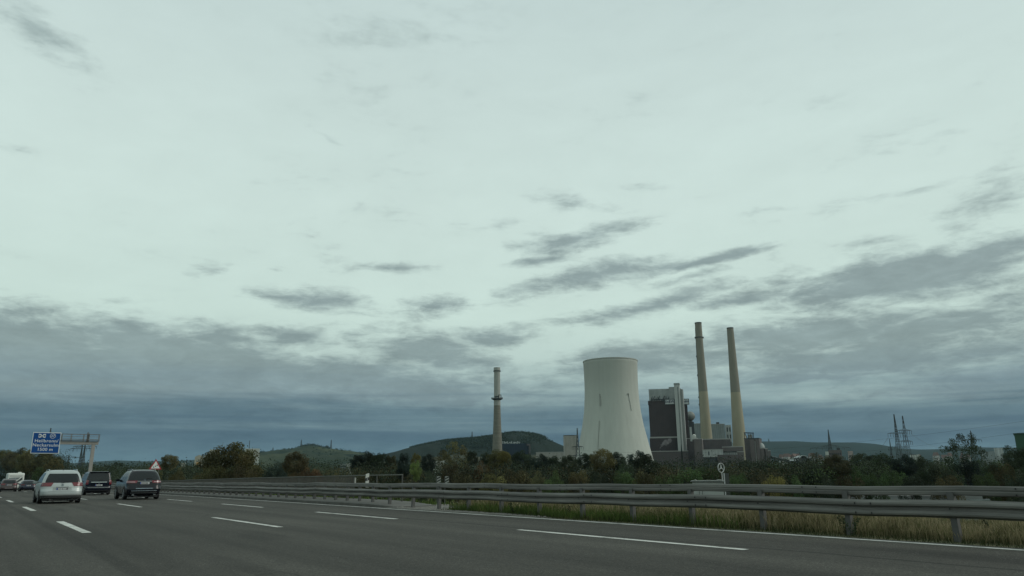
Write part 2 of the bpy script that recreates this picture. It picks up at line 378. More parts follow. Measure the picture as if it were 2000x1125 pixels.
tag(npmesh('gravel_shoulder', np.array(V), np.stack([a, a + 1, a + 11, a + 10], 1), gravel), 'patch of gravel and rubble beside the bridge end', kind='structure')
# loose stones: one uncountable mass
def rockmass(n, fx, fy, smin, smax):
    mb = MB(); ico = bmesh.new(); bmesh.ops.create_icosphere(ico, subdivisions=1, radius=1)
    iv = [v.co.copy() for v in ico.verts]; jf = [tuple(v.index for v in f.verts) for f in ico.faces]
    for _ in range(n):
        x, y, s = fx(), fy(), random.uniform(smin, smax); 
        mb.add([(x + v.x * s * random.uniform(.7, 1.3), y + v.y * s * random.uniform(.7, 1.3), zground(x, y) + .02 + v.z * s * .6) for v in iv], jf)
    return mb
tag(rockmass(700, lambda: random.uniform(13.9, 16.8), lambda: random.triangular(17, 30, 26), .02, .085).build('rubble', mat('rubble', (.17, .16, .14), .9, var=.5, vscale=8)),
    'loose stones scattered on the gravel by the bridge end', kind='stuff')

# ================================================================== GUARDRAILS
zinc = mat('galvanised_steel', (.145, .143, .13), .72, .12, var=.42, vscale=2.2, stretch=(1, .3, 4))
zincd = mat('galvanised_post', (.10, .10, .095), .6, .3, var=.25, vscale=3)
rust = mat('dark_bolt', (.03, .03, .028), .6, .5)
def wob(y): return .012 * math.sin(y * .55 + 1) + .009 * math.sin(y * 1.27) + .006 * math.sin(y * 2.1 + .4)
WPROF = [(0, .155), (-.012, .145), (-.075, .115), (-.083, .085), (-.075, .05), (-.012, .02), (-.008, 0), (-.012, -.02), (-.075, -.05), (-.083, -.085), (-.075, -.115), (-.012, -.145), (0, -.155)]
BPROF = [(0, .085), (-.03, .085), (-.05, .07), (-.055, .02), (-.045, 0), (-.055, -.02), (-.05, -.07), (-.03, -.085), (0, -.085)]
def beam(prof, x, y0, y1, zc, side=1, th=.012):
    mb = MB(); n = 5; P = [(px_, pz) for px_, pz in prof]; P += [(px_ + th, pz) for px_, pz in prof[::-1]]
    for i in range(n):
        y = y0 + (y1 - y0) * i / (n - 1) ; lap = .004 * (i == n - 1)
        for px_, pz in P: mb.v.append((x + side * (px_ - lap), y, zroad(y) + zc + pz + wob(y)))
    k = len(P)
    for i in range(n - 1):
        for j in range(k): mb.f.append((i * k + j, i * k + (j + 1) % k, (i + 1) * k + (j + 1) % k, (i + 1) * k + j))
    mb.f += [tuple(range(k)), tuple(range((n - 1) * k, n * k))]
    return mb
gr = thing('guardrail', (0, 0, 0), 0, 'weathered grey steel guardrail with two rails along the right road edge', 'guardrail')
XR = 14.30; SPL = []
for k in range(int(-16), 192, 4):
    beam(WPROF, XR, k, k + 4.02, .53).build('lower_rail', zinc, gr)
    beam(BPROF, XR + .10, k + 1.2, k + 5.22, .845).build('upper_rail', zinc, gr)
    SPL.append(k)
pm = MB()   # C-shaped post
pm.box((.0, -.055, -.25), (.11, -.047, .82)).box((.0, .047, -.25), (.11, .055, .82)).box((.002, -.047, -.25), (.012, .047, .82)).box((.10, -.055, .76), (.112, .055, .91))
post0 = pm.build('post', zincd, gr); 
br = MB().box((-.012, -.05, .45), (-.002, .05, .63)); bracket0 = br.build('bracket', zincd, post0)
bo = MB().box((-.098, -.012, .53), (-.085, .012, .555)); bolt0 = bo.build('bolt', rust, post0)
PY = [6.4 + 2.0 * k for k in range(-10, 12)] + [30.0 + 1.333 * k for k in range(0, 118)]
first = True
for y in PY:
    if first: p = post0; first = False
    else:
        p = inst(post0, gr); inst(bracket0, p); inst(bolt0, p)
    p.location = (XR + .012, y, zroad(y)); p.rotation_euler = (random.uniform(-.012, .012), random.uniform(-.02, .02), random.uniform(-.06, .06))
sb = MB()
for dy in (-.16, .16):
    for dz in (-.05, .05): sb.box((-.01, dy - .011, dz - .011), (0, dy + .011, dz + .011))
sb0 = tag(sb.build('splice_bolts', rust, gr), kind='stuff')
for i, k in enumerate(SPL):
    s1 = sb0 if i == 0 else inst(sb0, gr); s1.location = (XR + .046, k + 1.2, zroad(k) + .845 + wob(k + 1.2))
    s2 = inst(sb0, gr, (XR - .083, k, zroad(k) + .53 + wob(k))); s2.scale = (1, 1, 1.75)
gl = thing('guardrail', (0, 0, 0), 0, 'steel guardrail along the central reservation left of the lanes', 'guardrail')
for k in range(-12, 180, 4): beam(WPROF, -3.35, k, k + 4.02, .59, side=-1).build('lower_rail', zinc, gl)
for k in range(-6, 90):
    p = inst(post0, gl, (-3.46, 2 * k, zroad(2 * k)), math.pi)
# ------- bridge railing
rp = mat('railing_paint', (.055, .058, .05), .6, .2, var=.2, vscale=3)
pr = thing('bridge_railing', (0, 0, 0), 0, 'grey green bridge railing with upright bars behind the guardrail', 'railing')
def zh(y): return zroad(y) + 1.07 + .2 * (1 - sstep(28, 90, y))
ys = list(np.arange(29.5, 118, 2.5))
mb = MB(); 
for i in range(len(ys) - 1): mb.bar((15.5, ys[i], zh(ys[i])), (15.5, ys[i + 1], zh(ys[i + 1])), .06, .045)
mb.build('handrail', mat('railing_top', (.13, .135, .115), .6, .1, var=.2, vscale=2), pr)
mb = MB()
for i in range(2, len(ys) - 1): mb.bar((15.5, ys[i], zroad(ys[i]) + .27), (15.5, ys[i + 1], zroad(ys[i + 1]) + .27), .05, .04)
mb.build('bottom_rail', rp, pr)
q0 = MB().box((-.025, -.025, 0), (.025, .025, 1)).build('railing_post', rp, pr)
for i, y in enumerate(ys):
    q = q0 if i == 0 else inst(q0, pr)
    q.location = (15.5, y, zroad(y) + .12); q.scale = (1, 1, zh(y) - zroad(y) - .12)
mb = MB(); y = 34.5
bars = np.arange(34.5, 117, .125)
for y in bars: mb.box((15.485, y - .011, zroad(y) + .27), (15.515, y + .011, zh(y) - .02))
tag(mb.build('bars', rp, pr), 'closely spaced thin upright bars', kind='stuff')

# ================================================================== CARS
class Shell:
    """stacked plan outlines: keys = (z, half width, rear y, front y, corner radius)"""
    def __init__(s, keys, bulge=.07): s.k = keys; s.b = bulge
    def at(s, z):
        K = s.k
        if z <= K[0][0]: return K[0][1:]
        for a, b in zip(K, K[1:]):
            if z <= b[0]:
                t = (z - a[0]) / (b[0] - a[0]); return tuple(a[i] + (b[i] - a[i]) * t for i in range(1, 5))
        return K[-1][1:]
    def P(s, u, z, off=0):
        hw, yr, yf, r = s.at(z); r = min(r, hw * .8); sg = 1 if u >= 0 else -1; u = abs(u); q = math.pi / 2
        if u <= 1: x, y, nx, ny = (hw - r) * u, yr, 0, -1
        elif u <= 2:
            t = (u - 1) * q; nx, ny = math.sin(t), -math.cos(t); x, y = hw - r + r * nx, yr + r + r * ny
        elif u <= 3: x, y, nx, ny = hw, yr + r + (yf - yr - 2 * r) * (u - 2), 1, 0
        elif u <= 4:
            t = (u - 3) * q; nx, ny = math.cos(t), math.sin(t); x, y = hw - r + r * nx, yf - r + r * ny
        else: x, y, nx, ny = (hw - r) * (5 - u), yf, 0, 1
        ym = (yr + yf) / 2; L = (yf - yr) / 2
        y += -s.b * (abs(y - ym) / L) ** 6 * (1 if y > ym else -1) * (x / max(hw, .01)) ** 2
        return Vector((sg * (x + nx * off), y + ny * off, z))
    def body(s, name, m, parent):
        zs = [s.k[0][0]]
        for a, b in zip(s.k, s.k[1:]):
            n = max(1, int((b[0] - a[0]) / .06)); zs += [a[0] + (b[0] - a[0]) * (i + 1) / n for i in range(n)]
        us = [i / 4 for i in range(4)] + [1 + i / 5 for i in range(5)] + [2 + i / 10 for i in range(10)] + [3 + i / 5 for i in range(5)] + [4 + i / 4 for i in range(4)]
        ring = us + [5] + [-u for u in us[::-1][:-1]]
        mb = MB(); n = len(ring)
        for z in zs:
            for u in ring: mb.v.append(tuple(s.P(u, z)))
        for i in range(len(zs) - 1):
            for j in range(n): mb.f.append((i * n + j, i * n + (j + 1) % n, (i + 1) * n + (j + 1) % n, (i + 1) * n + j))
        mb.f.append(tuple(range(n))[::-1])
        c = len(mb.v); hw, yr, yf, r = s.at(zs[-1]); mb.v.append((0, (yr + yf) / 2, zs[-1] + .01)); b = (len(zs) - 1) * n
        for j in range(n): mb.f.append((b + j, b + (j + 1) % n, c))
        o = mb.build(name, m, parent, smooth=True); return o
    def patch(s, name, m, parent, z0, z1, ua, ub, off=.006, ua1=None, ub1=None, nz=6, nu=12, rnd=0):
        """patch between heights z0..z1; u limits may differ at the top; has its own thickness"""
        ua1 = ua if ua1 is None else ua1; ub1 = ub if ub1 is None else ub1
        mb = MB(); W_ = nu + 1
        for lay in (off, -.01):
            for i in range(nz + 1):
                v = i / nz; z = z0 + (z1 - z0) * v
                a_, b_ = ua + (ua1 - ua) * v, ub + (ub1 - ub) * v
                e = rnd * (b_ - a_) * max(0, abs(2 * v - 1) - .55) ** 2 * 2
                for j in range(W_): mb.v.append(tuple(s.P(a_ + e + (b_ - a_ - 2 * e) * j / nu, z, lay)))
        h = (nz + 1) * W_
        for i in range(nz):
            for j in range(nu):
                a = i * W_ + j; mb.f.append((a, a + 1, a + W_ + 1, a + W_))
        rim = [j for j in range(W_)] + [i * W_ + nu for i in range(1, nz + 1)] + [nz * W_ + j for j in range(nu - 1, -1, -1)] + [i * W_ for i in range(nz - 1, 0, -1)]
        for a, c in zip(rim, rim[1:] + rim[:1]): mb.f.append((a, c, c + h, a + h))
        return mb.build(name, m, parent, smooth=False)
glass = mat('tinted_glass', (.008, .011, .012), .1, 0, spec=.45)
glass2 = mat('clear_dark_glass', (.03, .037, .038), .1, 0, spec=.6, coat=.3)
tyre_m = mat('tyre_rubber', (.012, .012, .012), .85)
rim_m = mat('alloy_rim', (.35, .35, .35), .35, .8)
black_p = mat('black_plastic', (.012, .012, .013), .55)
red_l = mat('red_lamp', (.14, .007, .014), .15, 0, coat=.6)
clear_l = mat('clear_lamp', (.5, .4, .4), .15, 0, coat=.5)
chrome = mat('chrome', (.75, .75, .75), .12, 1)
plate_m = mat('plate_white', (.55, .56, .55), .5)
blue_m = mat('plate_blue', (.01, .04, .3), .5)
ink = mat('plate_characters', (.03, .03, .03), .6)
def wheel(parent, x, y, r, w=.22):
    mb = MB(); sg = 1 if x > 0 else -1
    mb.lathe([(r * .62, -w / 2), (r * .93, -w / 2), (r, -w * .36), (r, w * .36), (r * .93, w / 2), (r * .62, w / 2)], 28, (0, 0, 0), cap=False, axis='x')
    root = thing('wheel', (x, y, r)); root.parent = parent
    mb.build('tyre', tyre_m, root, smooth=False)
    rm = MB().lathe([(.02, sg * w * .30), (r * .2, sg * w * .33), (r * .22, sg * w * .2)], 16, axis='x')
    for k in range(5):
        a = 2 * math.pi * k / 5; d = Vector((0, math.cos(a), math.sin(a)))
        rm.bar(Vector((sg * w * .28, 0, 0)) + d * r * .12, Vector((sg * w * .38, 0, 0)) + d * r * .62, .05, .07)
    rm.lathe([(r * .58, sg * w * .47), (r * .64, sg * w * .47), (r * .64, -sg * w * .4), (r * .58, -sg * w * .4)], 28, cap=False, axis='x')
    rm.lathe([(.01, -sg * w * .1), (r * .6, -sg * w * .1)], 20, cap=False, axis='x')
    rm.build('rim', rim_m, root)
def plate(sh, parent, z, dark=False, y_off=.02, red=False):
    p = sh.P(0, z); root = thing('number_plate', (0, p.y - y_off, z)); root.parent = parent
    MB().box((-.26, -.006, -.056), (.26, .012, .056)).build('plate', mat('plate_dim', (.11, .11, .12), .5) if dark else plate_m, root)
    MB().box((-.258, -.0085, -.054), (-.215, -.006, .054)).build('blue_band', blue_m, root)
    m2 = plate_m if dark else ink; mb = MB(); x = -.19
    for wd in (.03, .03, .0, .034, .034, .0, .03, .03, .03, .03):
        if wd: mb.box((x, -.0085, -.034), (x + wd, -.006, .034))
        x += (wd or .008) + .012
    tag(mb.build('characters', m2, root), kind='stuff')
def car(name, label, cat, X, Y, keys, paint_m, sp, rz=0, bulge=.07, group='vehicles driving on the motorway'):
    root = thing(name, (X, Y, zroad(Y)), rz, label, cat, group)
    sh = Shell(keys, bulge); H = keys[-1][0]; yr = min(k[2] for k in keys); yf = max(k[3] for k in keys); hw = max(k[1] for k in keys)
    # origin at the rear bumper: shift everything so rear is y=0
    body = sh.body('body', paint_m, root)
    zb = sp['belt']; zt = sp['gtop']
    rg = sh.patch('rear_window', glass, root, sp['rgz'][0], sp['rgz'][1], -sp['rgu'], sp['rgu'], rnd=.04)
    sh.patch('windscreen', glass2, root, zb + .04, zt, 4.08, 5, ).name = 'windscreen'
    sh.patch('windscreen', glass2, root, zb + .04, zt, -4.08, -5)
    for sg in (1, -1):
        for a, b in sp['side']:
            sh.patch('side_window', glass, root, zb + .03, zt, sg * a, sg * b, .005)
        for u in sp.get('doors', (2.3, 2.52, 2.74)):
            sh.patch('door_seam', black_p, root, .34, zb, sg * u, sg * (u + .003), .002, nz=4, nu=1)
        tl = sp['tail']
        l = sh.patch('tail_light', tl.get('m', red_l), root, tl['z'][0], tl['z'][1], sg * tl['u'][0], sg * tl['u'][1], .014, sg * tl['u'][2], sg * tl['u'][3])
        if 'strip' in tl:
            z0, z1, ua, ub = tl['strip']; sh.patch('light_strip', tl.get('sm', clear_l), l, z0, z1, sg * ua, sg * ub, .02, nz=2)
        for wy in sp['wheels']:
            mb = MB(); R_ = sp['wr'] + .055; n = 14; x = sg * (hw + .004)
            pts = [(x, wy + R_ * math.cos(math.pi * k / n), max(sp['wr'] + R_ * math.sin(math.pi * k / n), .1)) for k in range(n + 1)] + [(x, wy - R_, .22), (x, wy + R_, .22)]
            pts2 = [(x - sg * .15, y_, z_) for _, y_, z_ in pts]; m_ = len(pts)
            mb.add(pts + pts2, [tuple(range(m_))] + [(i, (i + 1) % m_, m_ + (i + 1) % m_, m_ + i) for i in range(m_)])
            mb.build('wheel_arch', black_p, root)
            wheel(root, sg * (hw - .075), wy, sp['wr'])
        my = sp['mirror']; MB().box((sg * (hw - .04), my, zb - .02), (sg * (hw + .2), my + .1, zb + .13)).build('mirror', sp.get('mm', paint_m), root, bevel=.03)
    MB().box((-hw * .85, yr + .25, .14), (hw * .85, yf - .3, .3)).build('underbody', black_p, root)
    for sg in (1, -1):
        MB().bar((sg * .3, yr + .25, .16), (sg * .55, yr + .12, .22), .09).build('rear_axle', black_p, root)
    for nm, m_, z0, z1, u0, u1, off in sp.get('patches', ()):
        sh.patch(nm, m_, root, z0, z1, u0, u1, off, nz=3, nu=16)
    plate(sh, root, sp['plate'], sp.get('pdark', False), .02 + sp.get('poff', 0))
    if 'emblem' in sp:
        z, kind = sp['emblem']; p = sh.P(0, z); e = MB()
        n = 20; r = .055
        for k in range(n):
            a, b_ = 2 * math.pi * k / n, 2 * math.pi * (k + 1) / n
            e.bar((r * math.cos(a), 0, r * math.sin(a)), (r * math.cos(b_), 0, r * math.sin(b_)), .012)
        if kind == 'star':
            for k in range(3):
                a = math.pi / 2 + 2 * math.pi * k / 3; e.bar((0, 0, 0), (r * math.cos(a), 0, r * math.sin(a)), .012)
        else: e.bar((-.03, 0, .02), (.03, 0, .02), .014).bar((-.03, 0, -.02), (.03, 0, -.02), .014).bar((-.03, 0, .02), (.03, 0, -.02), .012)
        e.build('emblem', chrome, root, loc=(0, p.y - .018, z))
    if sp.get('rails'):
        for sg in (1, -1):
            a = sh.at(H - .07); x = sg * a[0] * .93; y0, y1 = sp['rails']; mb = MB()
            pts = [(x, y0, H - .05), (x, y0 + .12, H + .02), (x, (y0 + y1) / 2, H + .035), (x, y1 - .12, H + .01), (x, y1, H - .07)]
            for p_, q_ in zip(pts, pts[1:]): mb.bar(p_, q_, .035, .03)
            mb.build('roof_rail', sp.get('railm', chrome), root)
    if 'wiper' in sp:
        z, x0, x1 = sp['wiper']; MB().bar(sh.P(x0, z, .03), sh.P(x1, z + .05, .03), .025).build('wiper', black_p, root)
    sp_ = sp.get('spoiler')
    if sp_:
        z, dy, hwx, m_ = sp_; p = sh.P(0, z - .05); MB().box((-hwx, p.y - dy, z - .045), (hwx, p.y + .25, z)).build('roof_spoiler', m_, root, bevel=.015)
    if sp.get('antenna'): 
        y = sp['antenna']; MB().bar((0, y, H), (0, y - .07, H + .06), .035).build('antenna', black_p, root)
    # exhaust
    for x in sp.get('exhaust', ()): MB().box((x - .07, yr + .02, .25), (x + .07, yr + .3, .32)).build('exhaust_tip', chrome, root, bevel=.015)
    return root, sh
silver = mat('silver_paint', (.40, .43, .42), .42, .35, coat=.35)
blackp = mat('black_car_paint', (.005, .006, .010), .14, .0, coat=.2, spec=.3)
blackp2 = mat('dark_blue_black_paint', (.005, .007, .014), .14, .0, coat=.2, spec=.3)
brown = mat('brown_car_paint', (.05, .034, .032), .35, .2, coat=.4)
navy = mat('navy_car_paint', (.008, .012, .026), .25, .0, coat=.45, spec=.4)
darkgrey = mat('dark_grey_plastic', (.045, .047, .048), .5)
silver_lo = mat('silver_shaded_trim', (.30, .32, .31), .4, .35, coat=.4)  # darker silver paints shade into minivan crease and plate recess; plain trim elsewhere
car('silver_minivan', 'silver minivan with large rear window and wide red tail lights, nearest car', 'car', 4.30, 48.6,
    [(.20, .80, -2.2, 2.2, .25), (.30, .90, -2.38, 2.36, .28), (.46, .945, -2.43, 2.42, .3), (.66, .95, -2.42, 2.40, .3), (.72, .95, -2.36, 2.36, .3), (.92, .95, -2.33, 2.22, .3), (1.0, .94, -2.31, 1.9, .28),
     (1.06, .925, -2.29, 1.35, .25), (1.32, .855, -2.19, .85, .26), (1.54, .765, -2.06, .40, .26), (1.63, .71, -1.96, .16, .28), (1.69, .63, -1.82, -.1, .3), (1.72, .46, -1.55, -.4, .3)],
    silver, dict(belt=1.03, gtop=1.57, rgz=(1.06, 1.53), rgu=1.35, side=((2.06, 2.30), (2.33, 2.62), (2.65, 2.93)),
                 tail=dict(z=(.88, 1.07), u=(.80, 2.04, .62, 2.02)), wheels=(-1.42, 1.45), wr=.34, mirror=.75,
                 patches=(('bumper_trim', darkgrey, .24, .42, -1.98, 1.98, .012), ('bumper_crease_shade', silver_lo, .44, .47, -1.5, 1.5, .004), ('plate_recess_shade', silver_lo, .66, .84, -.66, .66, .003), ('tailgate_seam', black_p, .625, .633, -.95, .95, .003), ('tailgate_handle', black_p, .835, .85, -.45, .45, .012)),
                 plate=.75, pdark=True, emblem=(.95, 'bar'), rails=(-1.75, .1), wiper=(1.06, -.1, .35), antenna=-1.75))
car('black_van', 'dark blue black people carrier van with roof spoiler and chrome tailgate strip', 'van', 9.3, 74.4,
    [(.20, .82, -2.3, 2.3, .2), (.30, .92, -2.52, 2.5, .22), (.50, .96, -2.57, 2.56, .22), (.62, .965, -2.56, 2.55, .22), (.68, .965, -2.50, 2.5, .2), (1.0, .96, -2.50, 2.3, .2), (1.1, .95, -2.49, 1.75, .2),
     (1.45, .885, -2.44, 1.1, .18), (1.78, .80, -2.36, .65, .17), (1.87, .76, -2.28, .4, .18), (1.92, .68, -2.1, .1, .2)],
    blackp2, dict(belt=1.08, gtop=1.76, rgz=(1.17, 1.79), rgu=1.35, side=((2.04, 2.34), (2.37, 2.66), (2.69, 2.95)),
                  tail=dict(z=(.86, 1.22), u=(1.05, 2.02, 1.1, 2.0)), wheels=(-1.55, 1.65), wr=.35, mirror=1.1,
                  patches=(('chrome_strip', chrome, 1.035, 1.065, -.78, .78, .02), ('bumper_line', silver_lo, .60, .625, -1.2, 1.2, .01), ('bumper_lower', black_p, .22, .40, -1.9, 1.9, .012)),
                  plate=.80, emblem=(.935, 'star'), spoiler=(1.90, .16, .76, blackp2), wiper=(1.2, 0, .4)))
car('black_suv', 'black SUV with silver roof rails and bright chrome bumper strips', 'car', 9.05, 53.1,
    [(.24, .82, -2.2, 2.2, .25), (.34, .92, -2.35, 2.34, .28), (.52, .96, -2.40, 2.40, .3), (.70, .965, -2.39, 2.38, .3), (.76, .965, -2.33, 2.34, .3), (1.02, .96, -2.29, 2.1, .3), (1.08, .945, -2.27, 1.9, .28),
     (1.14, .93, -2.25, 1.25, .25), (1.40, .86, -2.11, .8, .26), (1.60, .775, -1.95, .40, .26), (1.69, .715, -1.84, .16, .28), (1.75, .63, -1.68, -.1, .3), (1.78, .47, -1.42, -.35, .3)],
    blackp, dict(belt=1.10, gtop=1.64, rgz=(1.16, 1.60), rgu=1.42, side=((2.08, 2.30), (2.33, 2.60), (2.63, 2.92)),
                 tail=dict(z=(.98, 1.13), u=(.68, 2.04, .58, 2.03), strip=(1.035, 1.065, .8, 1.9)), wheels=(-1.42, 1.50), wr=.39, mirror=.7,
                 patches=(('chrome_strip', chrome, .655, .685, -.72, .72, .018), ('chrome_sill', chrome, .50, .535, -1.12, 1.12, .02), ('bumper_lower', darkgrey, .38, .43, -1.2, 1.2, .018), ('tailgate_bar', silver_lo, 1.075, 1.1, -.6, .6, .02)),
                 plate=.975, emblem=(1.15, 'star'), rails=(-1.7, .2), wiper=(1.24, .1, .62), exhaust=(-.6, .6), railm=rim_m))
HB = lambda H, L: [(.20, .76, -L + .15, L - .15, .25), (.30, .86, -L + .03, L - .04, .28), (.45, .90, -L, L, .3), (.62, .905, -L + .02, L - .02, .3), (.68, .905, -L + .07, L - .06, .3), (.86 * H / 1.5, .90, -L + .1, L - .25, .3),
     (.93 * H / 1.5, .885, -L + .12, L - 1.0, .26), (H - .30, .80, -L + .34, L - 1.55, .22), (H - .12, .71, -L + .58, L - 1.95, .22), (H - .03, .62, -L + .8, L - 2.3, .25), (H, .45, -L + 1.1, L - 2.6, .3)]
car('brown_car', 'brown compact SUV behind the leftmost lane, partly cut by the frame', 'car', 4.95, 120.0, HB(1.62, 2.2), brown,
    dict(belt=.98, gtop=1.42, rgz=(1.04, 1.45), rgu=1.1, side=((2.06, 2.32), (2.35, 2.62), (2.65, 2.92)), tail=dict(z=(.86, 1.03), u=(.8, 2.03, .7, 2.0)),
         wheels=(-1.3, 1.3), wr=.34, mirror=.5, patches=(('bumper_trim', mat('grey_trim', (.3, .28, .28), .4, .3), .42, .47, -.7, .7, .02), ('bumper_lower', black_p, .22, .38, -1.9, 1.9, .01)), plate=.84, rails=(-1.3, .1)))
car('navy_hatchback', 'small dark navy hatchback in front of the white motorhome', 'car', 7.35, 124.5, HB(1.46, 2.1), navy,
    dict(belt=.90, gtop=1.29, rgz=(.94, 1.31), rgu=1.1, side=((2.06, 2.32), (2.35, 2.62), (2.65, 2.92)), tail=dict(z=(.78, .92), u=(.8, 2.03, .7, 2.0), m=mat('dark_red_lamp', (.08, .008, .01), .2)),
         wheels=(-1.25, 1.25), wr=.32, mirror=.5, patches=(('bumper_lower', black_p, .22, .36, -1.9, 1.9, .01),), plate=.74, emblem=(.86, 'star'), wiper=(1.0, 0, .4)))
# motorhome
white_p = mat('white_motorhome_paint', (.62, .63, .58), .4, coat=.2)
mh, sh = car('white_motorhome', 'white motorhome with dark rear graphics far down the road', 'motorhome', 6.75, 146, 
    [(.30, 1.0, -3.2, 3.2, .12), (.42, 1.08, -3.28, 3.28, .12), (.75, 1.1, -3.3, 3.3, .12), (2.45, 1.1, -3.26, 2.9, .12), (2.62, 1.08, -3.2, 2.7, .15), (2.68, 1.0, -3.1, 2.5, .15)],
    white_p, dict(belt=1.4, gtop=1.9, rgz=(2.18, 2.24), rgu=.85, side=((2.2, 2.4), (2.6, 2.75)), tail=dict(z=(.55, .75), u=(.75, 1.3, .75, 1.3)), wheels=(-1.6, 2.1), wr=.34, mirror=2.6,
                  doors=(2.5,), patches=(('bumper_lower', mat('grey_bumper', (.35, .36, .35), .5), .42, .5, -1.1, 1.1, .03),), plate=.63), bulge=.02)
gm_ = mat('graphic_grey', (.16, .18, .18), .5); gd = mat('graphic_dark', (.04, .05, .05), .5)
def swoosh(pts0, pts1, m):
    mb = MB(); n = len(pts0); vs = []
    for (x0, z0), (x1, z1) in zip(pts0, pts1):
        for x, z in ((x0, z0), (x1, z1)): p = sh.P(x / 1.1, z, .006); vs.append((x, p.y, z))
    mb.add(vs, [(2 * i, 2 * i + 1, 2 * i + 3, 2 * i + 2) for i in range(n - 1)]); mb.build('graphic', m, mh)
swoosh([(-.7, 1.55), (-.3, 1.32), (.2, 1.45), (.85, 2.05)], [(-.75, 1.5), (-.3, 1.2), (.35, 1.25), (.9, 1.65)], gd)
swoosh([(-.9, 1.95), (-.2, 2.0), (.6, 2.02)], [(-.9, 1.7), (-.2, 1.55), (.3, 1.7)], gm_)
MB().box((.2, -2.2, 2.68), (.75, -1.5, 2.84)).build('roof_vent', white_p, mh, bevel=.05)
swoosh([(-.8, 1.1), (0, .95), (.8, 1.1)], [(-.8, 1.03), (0, .88), (.8, 1.0)], gm_)

# ================================================================== SIGNS
galv = mat('gantry_galvanised', (.30, .285, .26), .6, .2, var=.12, vscale=2)
GY = 127.5; gz = zroad(GY) + .36
gt = thing('sign_gantry', (15.1, GY, gz), 0, 'cantilever sign gantry carrying a blue motorway sign over the lanes', 'sign gantry')
MB().box((-.24, -.2, -.7), (.24, .2, 6.15)).build('pole', galv, gt, bevel=.03)
MB().box((-7.6, -.26, 6.15), (.62, .26, 6.62)).build('arm', galv, gt, bevel=.02)
MB().box((-.5, -.4, -.6), (.5, .4, 0)).build('base_plinth', conc, gt)
mb = MB()
for z in (6.92, 7.28, 7.64): mb.bar((-4.2, -.5, z), (.62, -.5, z), .045)
for z in (6.92, 7.64): mb.bar((-4.2, .5, z), (.62, .5, z), .045)
mb.bar((.62, -.5, 7.64), (.62, .5, 7.64), .045)
mb.build('catwalk_rail', zinc, gt)
for x in (-4.2, -3.0, -1.4, -.72, .62):
    MB().bar((x, -.5, 6.62), (x, -.5, 7.68), .07).bar((x, .5, 6.62), (x, .5, 7.68), .07).build('catwalk_post', zinc, gt)
MB().box((-4.3, -.55, 6.70), (.66, .55, 6.76)).build('catwalk', zincd, gt)
MB().bar((-.95, -.35, 6.6), (-.95, -.35, 7.95), .16).bar((-.78, -.35, 6.6), (-.78, -.35, 7.8), .1).build('equipment_mast', zincd, gt)
MB().box((-.85, .3, -.4), (-.55, .5, 1.9)).build('cabinet', galv, gt)
blue = mat('sign_blue', (.006, .06, .22), .5, spec=.2); wsign = mat('sign_white', (.62, .66, .64), .6, spec=.2)
sg_ = thing('sign', (-6.1, -.42, 6.3)); sg_.parent = gt; SW, SHh = 3.5, 3.0
MB().box((-SW / 2, 0, -SHh / 2), (SW / 2, .06, SHh / 2)).build('border', wsign, sg_, bevel=.02)
MB().box((-SW / 2 + .09, -.012, -SHh / 2 + .09), (SW / 2 - .09, .0, SHh / 2 - .09)).build('panel', blue, sg_)
for x in (-1.2, 0, 1.2): MB().box((x - .05, .06, -SHh / 2 + .2), (x + .05, .16, SHh / 2 - .2)).build('back_stiffener', zincd, sg_)
yy = -.022
text_obj('Heilbronn/', .62, wsign, sg_, loc=(.02, yy, .28), ext=.006, bold=.004)
text_obj('Neckarsulm', .62, wsign, sg_, loc=(0, yy, -.32), ext=.006, bold=.004)
text_obj('1500 m', .60, wsign, sg_, loc=(-.02, yy, -.93), ext=.006, bold=.004)
text_obj('37', .46, wsign, sg_, loc=(.72, yy, 1.0), ext=.006, bold=.004)
mb = MB()
for k in range(24):
    a, b_ = 2 * math.pi * k / 24, 2 * math.pi * (k + 1) / 24
    mb.bar((.72 + .33 * math.cos(a), yy, 1.0 + .33 * math.sin(a)), (.72 + .33 * math.cos(b_), yy, 1.0 + .33 * math.sin(b_)), .045, .045)
mb.build('number_ring', wsign, sg_)
mb = MB()   # interchange symbol: two crossing carriageways and four loops
mb.bar((-.95, yy, .80), (-.25, yy, 1.2), .09).bar((-.95, yy, 1.2), (-.25, yy, .80), .09)
for sx_ in (-1, 1):
    for szz in (-1, 1):
        mb.bar((-.6 + sx_ * .36, yy, 1.0 + szz * .26), (-.6 + sx_ * .08, yy, 1.0 + szz * .17), .07).bar((-.6 + sx_ * .36, yy, 1.0 + szz * .26), (-.6 + sx_ * .44, yy, 1.0 + szz * .1), .07)
mb.bar((-1.0, yy, .93), (-1.0, yy, 1.07), .06).bar((-.2, yy, .93), (-.2, yy, 1.07), .06)
mb.build('interchange_symbol', wsign, sg_)
